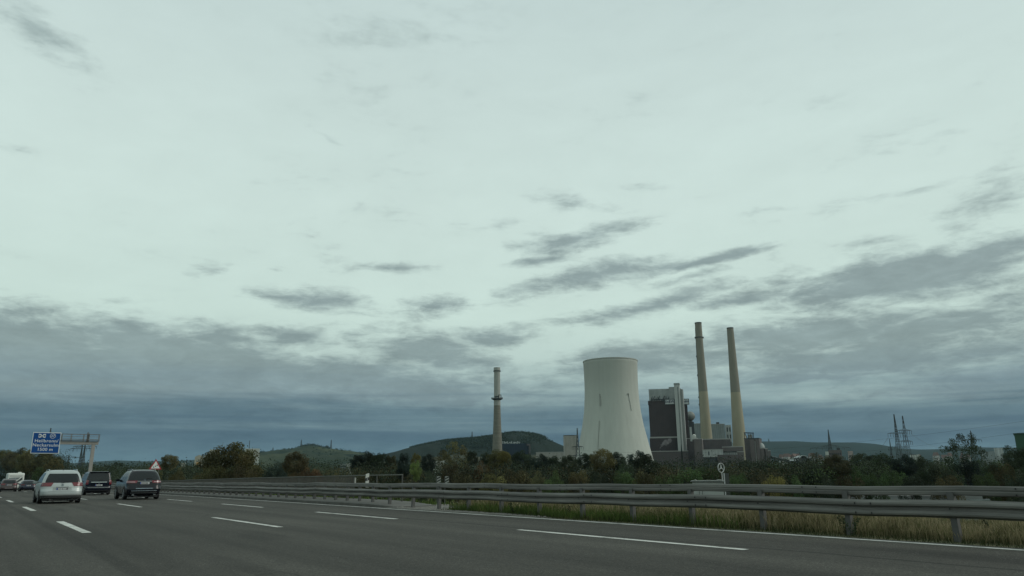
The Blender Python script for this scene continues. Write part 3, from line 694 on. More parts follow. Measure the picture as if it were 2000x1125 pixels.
# triangular warning sign
p = hp(303, 917, 80); ts = thing('warning_sign', (p.x, p.y, zground(p.x, p.y)), 0, 'red bordered white triangle warning sign showing queueing cars', 'road sign')
zc = p.z - ts.location.z; redm = mat('sign_red', (.33, .02, .03), .5); S_ = 1.26
def tri(s, y0, y1): 
    h = s * .866; return MB().add([(-s / 2, y0, 0), (s / 2, y0, 0), (0, y0, h), (-s / 2, y1, 0), (s / 2, y1, 0), (0, y1, h)], [(0, 1, 2), (5, 4, 3), (0, 3, 4, 1), (1, 4, 5, 2), (2, 5, 3, 0)])
tri(S_, 0, .03).build('border', redm, ts, bevel=.012, loc=(0, 0, zc))
tri(S_ * .70, -.008, 0).build('panel', wsign, ts, loc=(0, 0, zc + S_ * .088))
for i, (x, z, s) in enumerate(((-.17, .24, .8), (0, .33, .95), (.16, .43, 1.1))):
    MB().box((x - .055 * s, -.014, zc + z - .035), (x + .055 * s, -.008, zc + z + .03)).box((x - .035 * s, -.014, zc + z + .03), (x + .035 * s, -.008, zc + z + .075)).box((x - .05 * s, -.014, zc + z - .06), (x - .025 * s, -.008, zc + z - .035)).box((x + .025 * s, -.014, zc + z - .06), (x + .05 * s, -.008, zc + z - .035)).build('car_symbol', ink, ts)
for x in (-.35, .35): MB().bar((x, .06, -.2), (x, .06, zc + .3), .076, n=10).build('post', zincd, ts)
# marker posts
wpl = mat('marker_white', (.45, .46, .42), .6); bpl = mat('marker_black', (.015, .015, .015), .6)
def delineator(loc, h, label, w=.12):
    r = thing('marker_post', loc, 0, label, 'marker post', 'roadside marker posts')
    MB().add([(-w / 2, 0, 0), (w / 2, 0, 0), (w * .42, .09, 0), (-w * .42, .09, 0), (-w / 2, 0, h * .94), (w / 2, 0, h), (w * .42, .09, h), (-w * .42, .09, h * .94)],
             [(0, 1, 5, 4), (1, 2, 6, 5), (2, 3, 7, 6), (3, 0, 4, 7), (4, 5, 6, 7), (0, 3, 2, 1)]).build('body', wpl, r)
    MB().add([(-w / 2 - .003, -.004, h * .45), (w / 2 + .003, -.004, h * .52), (w / 2 + .003, -.004, h * .78 - .02), (-w / 2 - .003, -.004, h * .66), (-w * .45, .094, h * .45), (w * .45, .094, h * .52), (w * .45, .094, h * .76), (-w * .45, .094, h * .66)],
             [(0, 1, 2, 3), (1, 5, 6, 2), (5, 4, 7, 6), (4, 0, 3, 7), (3, 2, 6, 7), (0, 4, 5, 1)]).build('black_band', bpl, r)
    MB().box((-.03, -.012, h * .52), (.0, -.004, h * .66)).build('reflector', rim_m, r)
    return r
ym = 36.8
delineator((XR + .21, 30.9, zroad(30.9) + .74), .60, 'white marker post with black band rising above the guardrail by the railing end', .15)
delineator((XR + .21, 77.5, zroad(77.5) + .72), .5, 'far white marker post on the guardrail right of the black SUV', .14)
for px_, lb in ((856, 'left one of two short striped marker boards behind the guardrail'), (872, 'right one of two short striped marker boards behind the guardrail')):
    p = hp(px_, 928, 36); r = thing('marker_board', (p.x, p.y, zground(p.x, p.y)), -YAW, lb, 'marker board', 'striped marker boards')
    hh = p.z - r.location.z - .05; MB().box((-.09, 0, 0), (-.05, .04, hh)).build('post', zincd, r); MB().box((-.05, 0, hh - .42), (.12, .03, hh)).build('board', mat('dull_board', (.3, .31, .28), .7), r)
    mb = MB()
    for k in range(3): mb.add([(-.05, -.004, hh - .40 + k * .13), (.12, -.004, hh - .32 + k * .13), (.12, -.004, hh - .26 + k * .13), (-.05, -.004, hh - .34 + k * .13)], [(0, 1, 2, 3)])
    mb.build('black_stripe', bpl, r)
# small panel hanging on the railing
p = hp(741, 929, 43.5); r = thing('small_plate', (15.42, 34.2, zh(34.2) - .40), 0, 'small upright white plate fixed to the bridge railing end', 'sign plate')
MB().box((-.035, -.01, 0), (.035, .02, .30)).build('plate', mat('dull_plate', (.32, .33, .3), .7), r); MB().box((-.02, .02, .05), (.02, .06, .3)).build('clip', zincd, r)

# ================================================================== HILLS
GZ = -6.0
def hill(name, label, prof, Z, front, back, m, seed=1, z0=GZ, rough=6):
    """prof: (px, py) skyline seen from the road, built as a real ridge Z metres off"""
    px = np.array([p[0] for p in prof], float); py = np.array([p[1] for p in prof], float)
    cols = np.arange(px[0], px[-1] + 1, 6.0); H = []
    rs = np.random.default_rng(seed); ph = rs.uniform(0, 6.28, 12)
    for c in cols: H.append(hp(c, float(np.interp(c, px, py)), Z).z - z0)
    H = np.convolve(np.pad(H, 2, mode='edge'), [.1, .2, .4, .2, .1], 'valid')
    rows = np.linspace(0, 1, 26); V = []; rowsb = np.linspace(0, 1, 8)[1:]
    for t in rows:
        for c, h in zip(cols, H):
            q = hp(c, 925, Z - front * (1 - t)); s = t * t * (3 - 2 * t); s = .75 * s + .25 * t
            n = math.sin(c * .031 + ph[0] + t * 3) + .6 * math.sin(c * .083 + ph[1] - t * 7) + .4 * math.sin(c * .19 + ph[2] + t * 13)
            V.append((q.x, q.y, z0 - 2 + (h + 2) * s + n * rough * math.sin(math.pi * t) * min(1, h / 60)))
    for t in rowsb:
        for c, h in zip(cols, H):
            q = hp(c, 925, Z + back * t); V.append((q.x, q.y, z0 - 2 + (h + 2) * (1 - t) ** 1.3))
    w_ = len(cols); nr = len(rows) + len(rowsb)
    I, J = np.meshgrid(np.arange(nr - 1), np.arange(w_ - 1), indexing='ij'); a = (I * w_ + J).ravel()
    o = npmesh(name, np.array(V), np.stack([a, a + 1, a + w_ + 1, a + w_], 1), m, smooth=True)
    tag(o, label, kind='structure'); return cols, H
def hillmat(name, stops, zwood, wood, cell=.006):
    m = bpy.data.materials.new(name); m.use_nodes = True; t = m.node_tree; b = t.nodes['Principled BSDF']
    pos = N(t, 'ShaderNodeNewGeometry').outputs['Position']; z = N(t, 'ShaderNodeSeparateXYZ', inp={0: pos}).outputs[2]
    wp = N(t, 'ShaderNodeVectorMath', operation='ADD', inp={0: pos, 1: N(t, 'ShaderNodeVectorMath', operation='SCALE', inp={0: noise(t, pos, .004, 4, .6)[1], 'Scale': 220}).outputs[0]}).outputs[0]
    v = N(t, 'ShaderNodeTexVoronoi', feature='F1', inp={'Vector': N(t, 'ShaderNodeMapping', inp={0: wp, 'Scale': (cell, cell, cell * 3.0), 'Rotation': (0, 0, .4)}).outputs[0], 'Scale': 1}).outputs[1]
    r = N(t, 'ShaderNodeSeparateColor', inp={0: v}).outputs[0]
    c = ramp(t, r, stops)
    fine = noise(t, pos, .05, 5, .7)[0]
    c = mixc(t, .5, c, ramp(t, fine, [(.3, (.3, .3, .3, 1)), (.7, (1, 1, 1, 1))]), 'MULTIPLY')
    # terrace lines between vineyard parcels
    zl = mth(t, 'SINE', mth(t, 'ADD', mth(t, 'MULTIPLY', z, .42), mth(t, 'MULTIPLY', noise(t, pos, .003, 3)[0], 16)))
    c = mixc(t, mapr(t, zl, .86, 1, 0, .45), c, (.02, .03, .016, 1))
    wn = mth(t, 'ADD', z, mth(t, 'MULTIPLY', mth(t, 'SUBTRACT', noise(t, pos, .006, 6, .65)[0], .5), 90))
    c = mixc(t, mapr(t, wn, zwood, zwood + 8, 0, 1), c, wood)
    t.links.new(c, b.inputs['Base Color']); b.inputs['Roughness'].default_value = 1; b.inputs['Specular IOR Level'].default_value = .1
    t.links.new(N(t, 'ShaderNodeBump', inp={'Height': fine, 'Strength': 1, 'Distance': 5}).outputs[0], b.inputs['Normal'])
    return m
WOOD = (.009, .015, .009, 1)
hm1 = hillmat('vineyard_hill', [(0, (.012, .023, .012, 1)), (.35, (.028, .042, .019, 1)), (.65, (.075, .083, .04, 1)), (1, (.017, .028, .014, 1))], 158, WOOD)
hm2 = hillmat('wooded_hill', [(0, (.010, .018, .009, 1)), (.4, (.03, .038, .018, 1)), (.7, (.11, .10, .06, 1)), (1, (.015, .023, .012, 1))], 55, WOOD, .009)
hm3 = hillmat('far_forest_hill', [(0, (.010, .018, .015, 1)), (.5, (.016, .026, .019, 1)), (1, (.034, .044, .028, 1))], 70, WOOD, .003)
hillB = hill('hill', 'low green vineyard hill right of the round autumn tree', [(440, 905), (470, 893), (505, 885), (540, 879), (570, 876), (590, 871), (603, 869), (622, 872), (650, 877), (680, 881), (720, 886), (760, 900), (800, 915), (840, 924)], 3600, 1500, 900, hm1, 2)
hillA = hill('hill', 'dark wooded hill with vineyards behind the short chimney', [(600, 921), (680, 905), (740, 889), (780, 880), (820, 870), (860, 862), (900, 858), (930, 856), (960, 852), (985, 848), (1000, 845), (1030, 846), (1050, 849), (1070, 857), (1090, 866), (1105, 872), (1140, 884), (1200, 900), (1300, 920)], 3000, 1300, 900, hm2, 5)
hillC = hill('hill', 'long bluish forested ridge on the horizon at right', [(1180, 905), (1300, 880), (1400, 867), (1480, 862), (1530, 862), (1560, 861.5), (1600, 864), (1640, 864), (1680, 864), (1720, 867), (1745, 872), (1770, 876), (1800, 878), (1850, 877), (1890, 872), (1940, 874), (2000, 874), (2150, 870), (2400, 880)], 7200, 1800, 1500, hm3, 9, rough=4)
hillD = hill('hill', 'faint blue ridge far behind the traffic at left', [(-300, 900), (-100, 890), (-20, 877), (10, 880), (60, 890), (110, 903), (150, 905), (190, 901), (230, 899), (280, 901), (340, 900), (400, 897), (460, 898), (520, 905)], 7800, 2000, 1500, hm3, 12, rough=3)

# leaf material shared by all foliage: tint from the object, leaf to leaf variation
def leafmat(name, tint=None, wob=.25):
    m = bpy.data.materials.new(name); m.use_nodes = True; t = m.node_tree; b = t.nodes['Principled BSDF']
    oi = N(t, 'ShaderNodeObjectInfo').outputs['Color'] if tint is None else None
    g = N(t, 'ShaderNodeNewGeometry').outputs; rnd = g['Random Per Island']
    co = N(t, 'ShaderNodeTexCoord').outputs['Object']
    co = g['Position']; cl = noise(t, co, .33, 4, .55)[0]
    k = mth(t, 'MULTIPLY', mapr(t, rnd, 0, 1, 1 - wob, 1 + wob * 1.3, 'LINEAR'), mth(t, 'MULTIPLY', mapr(t, cl, .32, .68, .5, 1.5, 'LINEAR'), mapr(t, noise(t, co, .07, 3)[0], .35, .65, .75, 1.35, 'LINEAR')))
    c = N(t, 'ShaderNodeVectorMath', operation='SCALE', inp={0: oi if oi else tint[:3], 'Scale': k}).outputs[0]
    hv = N(t, 'ShaderNodeHueSaturation', inp={'Hue': mapr(t, noise(t, co, .12, 2)[0], .3, .7, .49, .535, 'LINEAR'), 'Color': c}).outputs[0]
    t.links.new(hv, b.inputs['Base Color']); b.inputs['Roughness'].default_value = .7; b.inputs['Specular IOR Level'].default_value = .2
    tr = N(t, 'ShaderNodeBsdfTranslucent', inp={0: hv})
    mxs = N(t, 'ShaderNodeMixShader', inp={0: .22, 1: b.outputs[0], 2: tr.outputs[0]})
    t.links.new(mxs.outputs[0], t.nodes['Material Output'].inputs[0]); return m
leaf = leafmat('leaves'); bark = mat('bark', (.05, .042, .035), .95, var=.3, vscale=3)
def quads(C, size, rs, flat=.0):
    """leaf cards at points C, random orientation"""
    n = len(C); a = rs.normal(size=(n, 3)); a /= np.linalg.norm(a, axis=1)[:, None]
    b = rs.normal(size=(n, 3)); b -= a * (a * b).sum(1)[:, None]; b /= np.linalg.norm(b, axis=1)[:, None]
    s = (size * rs.uniform(.55, 1.25, n))[:, None]
    V = np.stack([C - a * s, C + b * s * .62, C + a * s, C - b * s * .62], 1).reshape(-1, 3)
    return V, np.arange(4 * n).reshape(n, 4)
# ridge woodland of the main hill
def ridgewood(cols, H, Z, px0, px1, n, hmax, seed, lab, z0=GZ, zback=180):
    rs = np.random.default_rng(seed); c = rs.uniform(px0, px1, n); C = []
    for x in c:
        h = float(np.interp(x, cols, H)); dz = rs.uniform(-zback, 60); t = max(0, 1 + dz / 1300) if dz < 0 else 1
        q = hp(x, 925, Z + dz); s = t * t * (3 - 2 * t) * .75 + .25 * t
        r = rs.uniform(.3, 1) * hmax; k = 22
        P = rs.normal(size=(k, 3)) * (r * .42, r * .42, r * .3) + (q.x, q.y, z0 + h * s + r * .35)
        C.append(P)
    C = np.concatenate(C); V, Fq = quads(C, np.full(len(C), hmax * .22), rs)
    o = npmesh('woodland', V, Fq, leaf); o.color = (.022, .032, .018, 1); tag(o, lab, 'woodland', kind='stuff')
ridgewood(*hillA, 3000, 800, 1066, 1100, 8, 3, 'dark tree line along the crest of the wooded hill')
ridgewood(*hillA, 3000, 840, 1080, 420, 8, 8, 'scattered hedges and small woods on the slopes of the wooded hill', zback=900)
ridgewood(*hillA, 3000, 860, 1066, 2000, 8, 18, 'dark wood covering the upper slope of the wooded hill', zback=520)
ridgewood(*hillB, 3600, 520, 760, 260, 9, 9, 'hedgerows between the vineyards of the green hill', zback=1000)
ridgewood(*hillB, 3600, 575, 640, 60, 11, 4, 'small clump of trees on top of the vineyard hill', zback=30)
ridgewood(*hillB, 3600, 503, 512, 14, 13, 6, 'few trees at the left end of the vineyard hill', zback=30)

# ================================================================== POWER PLANT
def cmat(name, c, **k): return mat(name, c, **k)
cool_m = bpy.data.materials.new('cooling_tower_concrete'); cool_m.use_nodes = True; t = cool_m.node_tree; b = t.nodes['Principled BSDF']
co = N(t, 'ShaderNodeTexCoord').outputs['Object']
st = noise(t, co, 1, 6, .6, mp=((0, 0, 0), (0, 0, 0), (.22, .22, .006)))[0]
st2 = noise(t, co, .02, 4, .6)[0]
zc_ = N(t, 'ShaderNodeSeparateXYZ', inp={0: co}).outputs[2]
ring = mth(t, 'SINE', mth(t, 'MULTIPLY', zc_, 3.2))
k = mth(t, 'MULTIPLY', mapr(t, st, .3, .7, .93, 1.06, 'LINEAR'), mapr(t, st2, .3, .7, .95, 1.05, 'LINEAR'))
k = mth(t, 'MULTIPLY', k, mapr(t, ring, -1, 1, .985, 1.01, 'LINEAR'))
k = mth(t, 'MULTIPLY', k, mapr(t, zc_, 90, 146, 1, .86, 'LINEAR'))      # soot and algae towards the rim
t.links.new(N(t, 'ShaderNodeVectorMath', operation='SCALE', inp={0: (.43, .448, .40), 'Scale': k}).outputs[0], b.inputs['Base Color']); b.inputs['Roughness'].default_value = .9
ZT = 900
cp = hp(1197.8, 850, ZT)
ct = thing('cooling_tower', (cp.x, cp.y, GZ), 0, 'huge pale concrete cooling tower with a flared base', 'cooling tower')
prof = []
for y, hw_ in ((931, 85), (915, 80), (898, 75), (875, 69.5), (851, 64), (834, 60), (817, 57), (804, 55), (791, 53.7), (770, 52.2), (757, 51.8), (744, 51.7), (725, 51.9), (712, 52.3), (705.5, 52.6)):
    prof.append((wm(hw_, y, ZT), ztop(1200, y, ZT) - GZ))
prof[0] = (prof[0][0], 9.0)
top = prof[-1]
outer = prof; inner = [(r - .7, z) for r, z in prof[::-1]]
mb = MB().lathe(outer + [(top[0] + .5, top[1] - 1.2), (top[0] + .5, top[1])][:0] + inner, 96, cap=False)
mb.build('shell', cool_m, ct, smooth=True)
MB().lathe([(top[0] + .02, top[1] - 1.2), (top[0] + .35, top[1] - 1.0), (top[0] + .35, top[1]), (top[0] - .8, top[1] + .01)], 96, cap=False).build('rim', cmat('rim_concrete', (.38, .395, .355), rough=.9), ct)
mb = MB(); rb = prof[0][0]
for k in range(40):
    a = 2 * math.pi * k / 40
    for s in (-1, 1):
        a2 = a + s * math.pi / 40; mb.bar(((rb + 2.5) * math.cos(a2), (rb + 2.5) * math.sin(a2), 0), (rb * math.cos(a), rb * math.sin(a), 9.5), 1)
mb.build('support_columns', cool_m, ct)
MB().lathe([(rb + 4, 0), (rb + 4, 1.5), (rb + 3.5, 1.5), (rb + 3.5, 0)], 64, cap=False).build('basin', conc, ct)
def on_shell(px_, py_, off=.4):
    d = hp(px_, py_, ZT); x = (d - Vector((cp.x, cp.y, 0))).dot(R0); z = d.z - GZ
    zs = [q[1] for q in prof]; r = float(np.interp(z, zs, [q[0] for q in prof]))
    x *= (r and 1); x = max(-r * .98, min(r * .98, x)) ; yy_ = -math.sqrt(max(r * r - x * x, 0)) - off
    v = R0 * x + FH * yy_; return Vector((v.x, v.y, z))
seam = cmat('shell_stain', (.29, .30, .27), rough=.95)
for pts, wd in (([(1166.5, 774), (1167, 782), (1167.3, 790), (1167.5, 797)], 1.5), ([(1219.5, 773), (1220.5, 776)], 1.7), ([(1220.5, 776), (1223, 790), (1226, 806)], .3), ([(1165, 825), (1163, 850), (1161, 880)], .35)):
    mb = MB()
    for a_, b_ in zip(pts, pts[1:]): mb.bar(on_shell(*a_), on_shell(*b_), wd, .6)
    mb.build('ladder_strip' if wd > 1 else 'cable_run', seam, ct)

def chimney(label, pxb, y0, rows, Z, mats, extra=None):
    p = hp(pxb, y0, Z); r = thing('chimney', (p.x, p.y, GZ), 0, label, 'chimney')
    for nm, m, pts in rows:
        pf = [(wm(hw_, y, Z), (ztop(pxb, y, Z) - GZ) if y < 925 else 0) for y, hw_ in pts]
        MB().lathe(pf, 40).build(nm, m, r, smooth=False).data.polygons.foreach_set('use_smooth', [True] * 0) if 0 else MB().lathe(pf, 40).build(nm, m, r)
    return r, p
beige = mat('chimney_beige_paint', (.29, .265, .185), .85, var=.08, vscale=.12, stretch=(1, 1, .3))
greyc = mat('chimney_weathered_concrete', (.20, .19, .15), .9, var=.12, vscale=.12, stretch=(1, 1, .25))
dark_m = mat('dark_steel', (.035, .04, .042), .7)
c1, p1 = chimney('left one of the two tall beige power plant chimneys, with small platforms', 1376, 800,
    [('lower_shaft', beige, [(930, 13.2), (900, 12.2), (856, 10.9), (810, 9.6), (765, 8.6)]), ('upper_shaft', greyc, [(765, 8.6), (720, 7.6), (675, 6.8), (632, 6.4)]), ('cap', dark_m, [(632, 6.7), (630, 6.7)])], 1180, None)
for y, hw_ in ((659.5, 7.6), ):
    MB().lathe([(wm(hw_, y, 1180), ztop(1376, y, 1180) - GZ - .5), (wm(hw_, y, 1180), ztop(1376, y, 1180) - GZ + .9)], 24).build('platform', dark_m, c1)
    for s in (-1, 1):
        v = R0 * s * wm(hw_, y, 1180); MB().box((v.x - .8, v.y - .8, ztop(1376, y, 1180) - GZ - 1.2), (v.x + .8, v.y + .8, ztop(1376, y, 1180) - GZ + 1.6)).build('warning_light', dark_m, c1)
mb = MB(); v = -R0
mb.bar(Vector((0, 0, 30)) + v * wm(11.0, 850, 1180), Vector((0, 0, ztop(1376, 640, 1180) - GZ)) + v * wm(6.5, 640, 1180), .6)
mb.build('ladder', dark_m, c1)
for y in (696, 733, 776, 790): 
    q = Vector((0, 0, ztop(1376, y, 1180) - GZ)) + v * wm(float(np.interp(y, [640, 765, 856], [6.6, 8.8, 11.2])), y, 1180)
    MB().box((q.x - .7, q.y - .7, q.z - 1.5), (q.x + .7, q.y + .7, q.z + 1.5)).build('ladder_cage', dark_m, c1)
c2, p2 = chimney('right one of the two tall beige power plant chimneys, with a plain painted joint', 1441, 820,
    [('lower_shaft', beige, [(930, 16.2), (903, 15.0), (870, 13.2), (830, 11.6), (766, 9.2)]), ('upper_shaft', greyc, [(766, 9.2), (720, 8.0), (681, 7.0), (642, 6.3)]), ('cap', dark_m, [(642, 6.5), (640, 6.5)])], 1130, None)
for y, hw_ in ((766, 9.35), (683, 7.2)):
    MB().lathe([(wm(hw_, y, 1130), ztop(1441, y, 1130) - GZ - .3), (wm(hw_, y, 1130), ztop(1441, y, 1130) - GZ + .3)], 32).build('joint_ring', greyc, c2)
whitec = mat('white_flue', (.30, .31, .28), .8, var=.06, vscale=.2)
oldc = bpy.data.materials.new('banded_concrete'); oldc.use_nodes = True; t = oldc.node_tree; b = t.nodes['Principled BSDF']
co = N(t, 'ShaderNodeTexCoord').outputs['Object']; zz = N(t, 'ShaderNodeSeparateXYZ', inp={0: co}).outputs[2]
bn = noise(t, N(t, 'ShaderNodeCombineXYZ', inp={0: 0., 1: 0., 2: zz}).outputs[0], .23, 4, .8)[0]
k = mth(t, 'MULTIPLY', mapr(t, bn, .35, .65, .8, 1.2, 'LINEAR'), mapr(t, noise(t, co, .3, 5)[0], .3, .7, .88, 1.12, 'LINEAR'))
t.links.new(N(t, 'ShaderNodeVectorMath', operation='SCALE', inp={0: (.16, .155, .125), 'Scale': k}).outputs[0], b.inputs['Base Color']); b.inputs['Roughness'].default_value = .95
c3, p3 = chimney('short grey banded chimney with a pale flue and a round platform', 971, 800,
    [('concrete_shaft', oldc, [(930, 11.8), (900, 10.6), (877, 9.6), (850, 8.5), (820, 7.2), (792, 6.4)]), ('collar', whitec, [(792, 6.6), (781, 6.4)]), ('flue', whitec, [(781, 6.2), (724, 6.0)]), ('top_ring', whitec, [(724, 6.6), (718, 6.3)])], 1000, None)
zz_ = lambda y: ztop(971, y, 1000) - GZ
mb = MB().lathe([(wm(6, 780, 1000), zz_(782)), (wm(11.2, 779, 1000), zz_(779.5)), (wm(11.2, 779, 1000), zz_(778.3)), (wm(6, 780, 1000), zz_(778.3))], 28)
mb.build('platform', dark_m, c3)
mb = MB(); R_ = wm(11, 779, 1000)
for k in range(20):
    a, b_ = 2 * math.pi * k / 20, 2 * math.pi * (k + 1) / 20
    mb.bar((R_ * math.cos(a), R_ * math.sin(a), zz_(778.3)), (R_ * math.cos(a), R_ * math.sin(a), zz_(776.3)), .25)
    mb.bar((R_ * math.cos(a), R_ * math.sin(a), zz_(776.5)), (R_ * math.cos(b_), R_ * math.sin(b_), zz_(776.5)), .22)
mb.build('platform_railing', dark_m, c3)
MB().lathe([(wm(7.3, 725, 1000), zz_(725.6)), (wm(7.3, 725, 1000), zz_(724.2))], 28).build('upper_ring', dark_m, c3)
v = R0 * wm(3.5, 775, 1000) - FH * wm(6, 775, 1000)
mb = MB(); mb.bar((v.x, v.y, zz_(778)), (v.x, v.y, zz_(771.5)), .7); w2 = v + R0 * 3; mb.bar((w2.x, w2.y, zz_(778)), (w2.x, w2.y, zz_(771.5)), .7); mb.bar((v.x, v.y, zz_(772)), (w2.x, w2.y, zz_(772)), .7)
w3 = v - R0 * 6; mb.bar((w3.x, w3.y, zz_(775)), (v.x, v.y, zz_(775)), 1.0); mb.build('hoist_frame', dark_m, c3)

def block(name, label, cat, px0, px1, yt, Z, depth, m, ybot=None, yaw=0.0, group=None, trim=None, parent=None, ym=None, roof=None):
    """box building whose front spans px0..px1 at its mid height; yaw turns it about its front centre"""
    ym = ym or (yt + 890) / 2
    a, b_ = hp(px0, ym, Z), hp(px1, ym, Z); c = (a + b_) / 2; w_ = (b_ - a).length
    zb = GZ if ybot is None else hp(px0, ybot, Z).z; zt = hp((px0 + px1) / 2, yt, Z).z
    phi = math.atan(((px0 + px1) / 2 - 1000) / 1476); rz = -YAW - phi + yaw; w_ *= math.cos(phi)
    r = thing(name, (c.x, c.y, zb), rz, label, cat, group)
    H = zt - zb
    MB().box((-w_ / 2, 0, 0), (w_ / 2, depth, H)).build('wall', m, r)
    if trim: MB().box((-w_ / 2 - .25, -.25, H), (w_ / 2 + .25, depth + .25, H + trim[1])).build('roof_edge', trim[0], r)
    if roof: MB().box((-w_ / 2 + .5, .5, H + (trim[1] if trim else 0) + .003), (w_ / 2 - .5, depth - .5, H + (trim[1] if trim else 0) + .4)).build('roof', roof, r)
    return r, w_, H, Z
PB = bpy.data.materials.new('brown_cladding'); PB.use_nodes = True
def cladding(name, col, step=1.5, amt=.1):
    m = bpy.data.materials.new(name); m.use_nodes = True; t = m.node_tree; b = t.nodes['Principled BSDF']
    co = N(t, 'ShaderNodeTexCoord').outputs['Object']; s_ = N(t, 'ShaderNodeSeparateXYZ', inp={0: co}).outputs
    w_ = mth(t, 'SINE', mth(t, 'MULTIPLY', mth(t, 'ADD', s_[0], s_[1]), 6.283 / step))
    k = mth(t, 'MULTIPLY', mapr(t, w_, -1, 1, 1 - amt, 1 + amt, 'LINEAR'), mapr(t, noise(t, co, .09, 5, .6)[0], .3, .7, .85, 1.15, 'LINEAR'))
    k = mth(t, 'MULTIPLY', k, mapr(t, noise(t, co, 1, 4, .6, mp=((0, 0, 0), (0, 0, 0), (.6, .6, .03)))[0], .3, .7, .9, 1.1, 'LINEAR'))
    t.links.new(N(t, 'ShaderNodeVectorMath', operation='SCALE', inp={0: col, 'Scale': k}).outputs[0], b.inputs['Base Color']); b.inputs['Roughness'].default_value = .75; return m
cl_dark = cladding('dark_brown_cladding', (.042, .030, .030)); cl_mid = cladding('brown_cladding', (.082, .068, .066)); cl_lit = cladding('light_brown_cladding', (.115, .098, .092))
cl_grey = cladding('grey_cladding', (.20, .225, .22), 3); cl_pale = cladding('pale_cladding', (.34, .36, .345), 4); cl_beige = cladding('beige_concrete', (.30, .295, .26), 6, .04)
cl_white = cladding('white_render', (.42, .43, .39), 6, .03); trim_m = mat('pale_trim', (.30, .30, .28), .8)
winm = mat('dark_window', (.02, .025, .03), .3)
def windows(r, w_, H, nx, nz, x0, x1, z0, z1, wf=.55, hf=.5, m=winm, name='window', y=-.06):
    src = None; dx, dz = (x1 - x0) * w_ / nx, (z1 - z0) * H / nz
    for i in range(nx):
        for j in range(nz):
            c_ = (-w_ / 2 + x0 * w_ + dx * (i + .5), y, z0 * H + dz * (j + .5))
            if src is None: src = MB().box((-dx * wf / 2, 0, -dz * hf / 2), (dx * wf / 2, .1, dz * hf / 2)).build(name, m, r); src.location = c_
            else: inst(src, r, c_)
# boiler house
roofm_pale = cladding('pale_roof_block', (.27, .29, .28), 9, .03)
r, w_, H, Z = block('boiler_house', 'tall dark brown boiler house of the power plant carrying two white signs', 'industrial building', 1269, 1345, 783, 1060, 46, cl_dark, yaw=-.03)
MB().box((-w_ / 2 - .6, -1.2, H - 5), (-w_ / 2 + 3, 2, H + .8)).build('corner_box', cl_dark, r)
MB().box((-w_ / 2 - 1, -3, H * .0), (w_ * .17, -.01, H * .52)).build('lower_annex', cl_dark, r)
MB().box((-w_ / 2 - .5, -3.4, H * .52), (w_ * .20, .3, H * .52 + 2.0)).build('ledge', trim_m, r)
MB().box((-w_ / 2 + 1, 4, H), (w_ * .36, 34, H + 18)).build('roof_block', roofm_pale, r)
MB().box((w_ * .05, 1.5, H), (w_ * .22, 8, H + 20)).build('lift_housing', roofm_pale, r)
MB().box((-w_ / 2, -.4, H), (w_ / 2, .2, H + .9)).build('roof_edge', cl_mid, r)
mb = MB()
for k in range(13):
    x = -w_ / 2 + 4 + k * w_ * .52 / 12; mb.bar((x, 3.4, H), (x + random.uniform(-1, 1), 3.4, H + random.uniform(2, 7)), .6)
    if k % 3 == 1: mb.bar((x, 3.4, H + 2), (x + 3, 3.4, H + 8), .7)
mb.bar((-w_ / 2 + 8, 3.2, H + 3), (w_ * .1, 3.2, H + 3), .8); mb.bar((w_ * .04, 3.0, H + 2), (w_ * .10, 3.0, H + 13), .9).bar((w_ * .10, 3.0, H + 13), (w_ * .12, 3.0, H + 2), .6); mb.bar((-w_ / 2 + 3, 3.2, H), (-w_ / 2 + 6, 3.2, H + 7.5), .7)
mb.build('rooftop_pipes', dark_m, r)
signw = mat('sign_panel_white', (.50, .53, .52), .6); signt = mat('sign_text_dark', (.012, .018, .05), .6)
def plantsign(x, z, w2, h2, rz=0, sc=1, y=-.7, txt='EnBW'):
    s_ = thing('sign', (x, y, z), rz); s_.parent = r
    MB().box((-w2 / 2 - .9, 0, -h2 / 2 - .9), (w2 / 2 + .9, .5, h2 / 2 + .9)).build('frame', dark_m, s_)
    MB().box((-w2 / 2, -.1, -h2 / 2), (w2 / 2, 0, h2 / 2)).build('panel', signw, s_)
    text_obj(txt, 5.6 * sc, signt, s_, loc=(0, -.18, .2), ext=.06, sx=.8, bold=.12)
plantsign(w_ * .055, H - 1.5, 12.5, 6.3)
plantsign(w_ * .5 - 1.6, H - 2.0, 7.5, 6.6, 0, .62)
MB().box((w_ * .05 - 11, -.5, H - .5), (w_ * .05 - 6.5, -.1, H + 1.5)).build('sign_bracket', dark_m, r)
r, w_, H, Z = block('stair_tower', 'slim pale grey stair tower on the front of the boiler house', 'tower', 1320.5, 1331, 748, 1040, 9, mat('pale_tower_concrete', (.38, .40, .38), .85, var=.08, vscale=.1), yaw=-.10, ybot=884)
MB().box((w_ * .14, -.35, 0), (w_ * .22, -.01, H - 6)).build('dark_joint', dark_m, r); MB().box((-w_ * .5 - .3, -.2, H - 2.6), (w_ * .5 + .3, 9.3, H - .2)).build('cap_band', cl_grey, r)  # dark strip down the joint in the tower front
r, w_, H, Z = block('stair_tower', 'narrow grey shaft standing in for the shaded right face of the slim stair tower', 'tower', 1331.8, 1337.2, 760, 1043, 7, mat('tower_shade_grey', (.24, .255, .245), .85), yaw=-.16, ybot=884)  # darker grey paints in the shade on the tower's right face
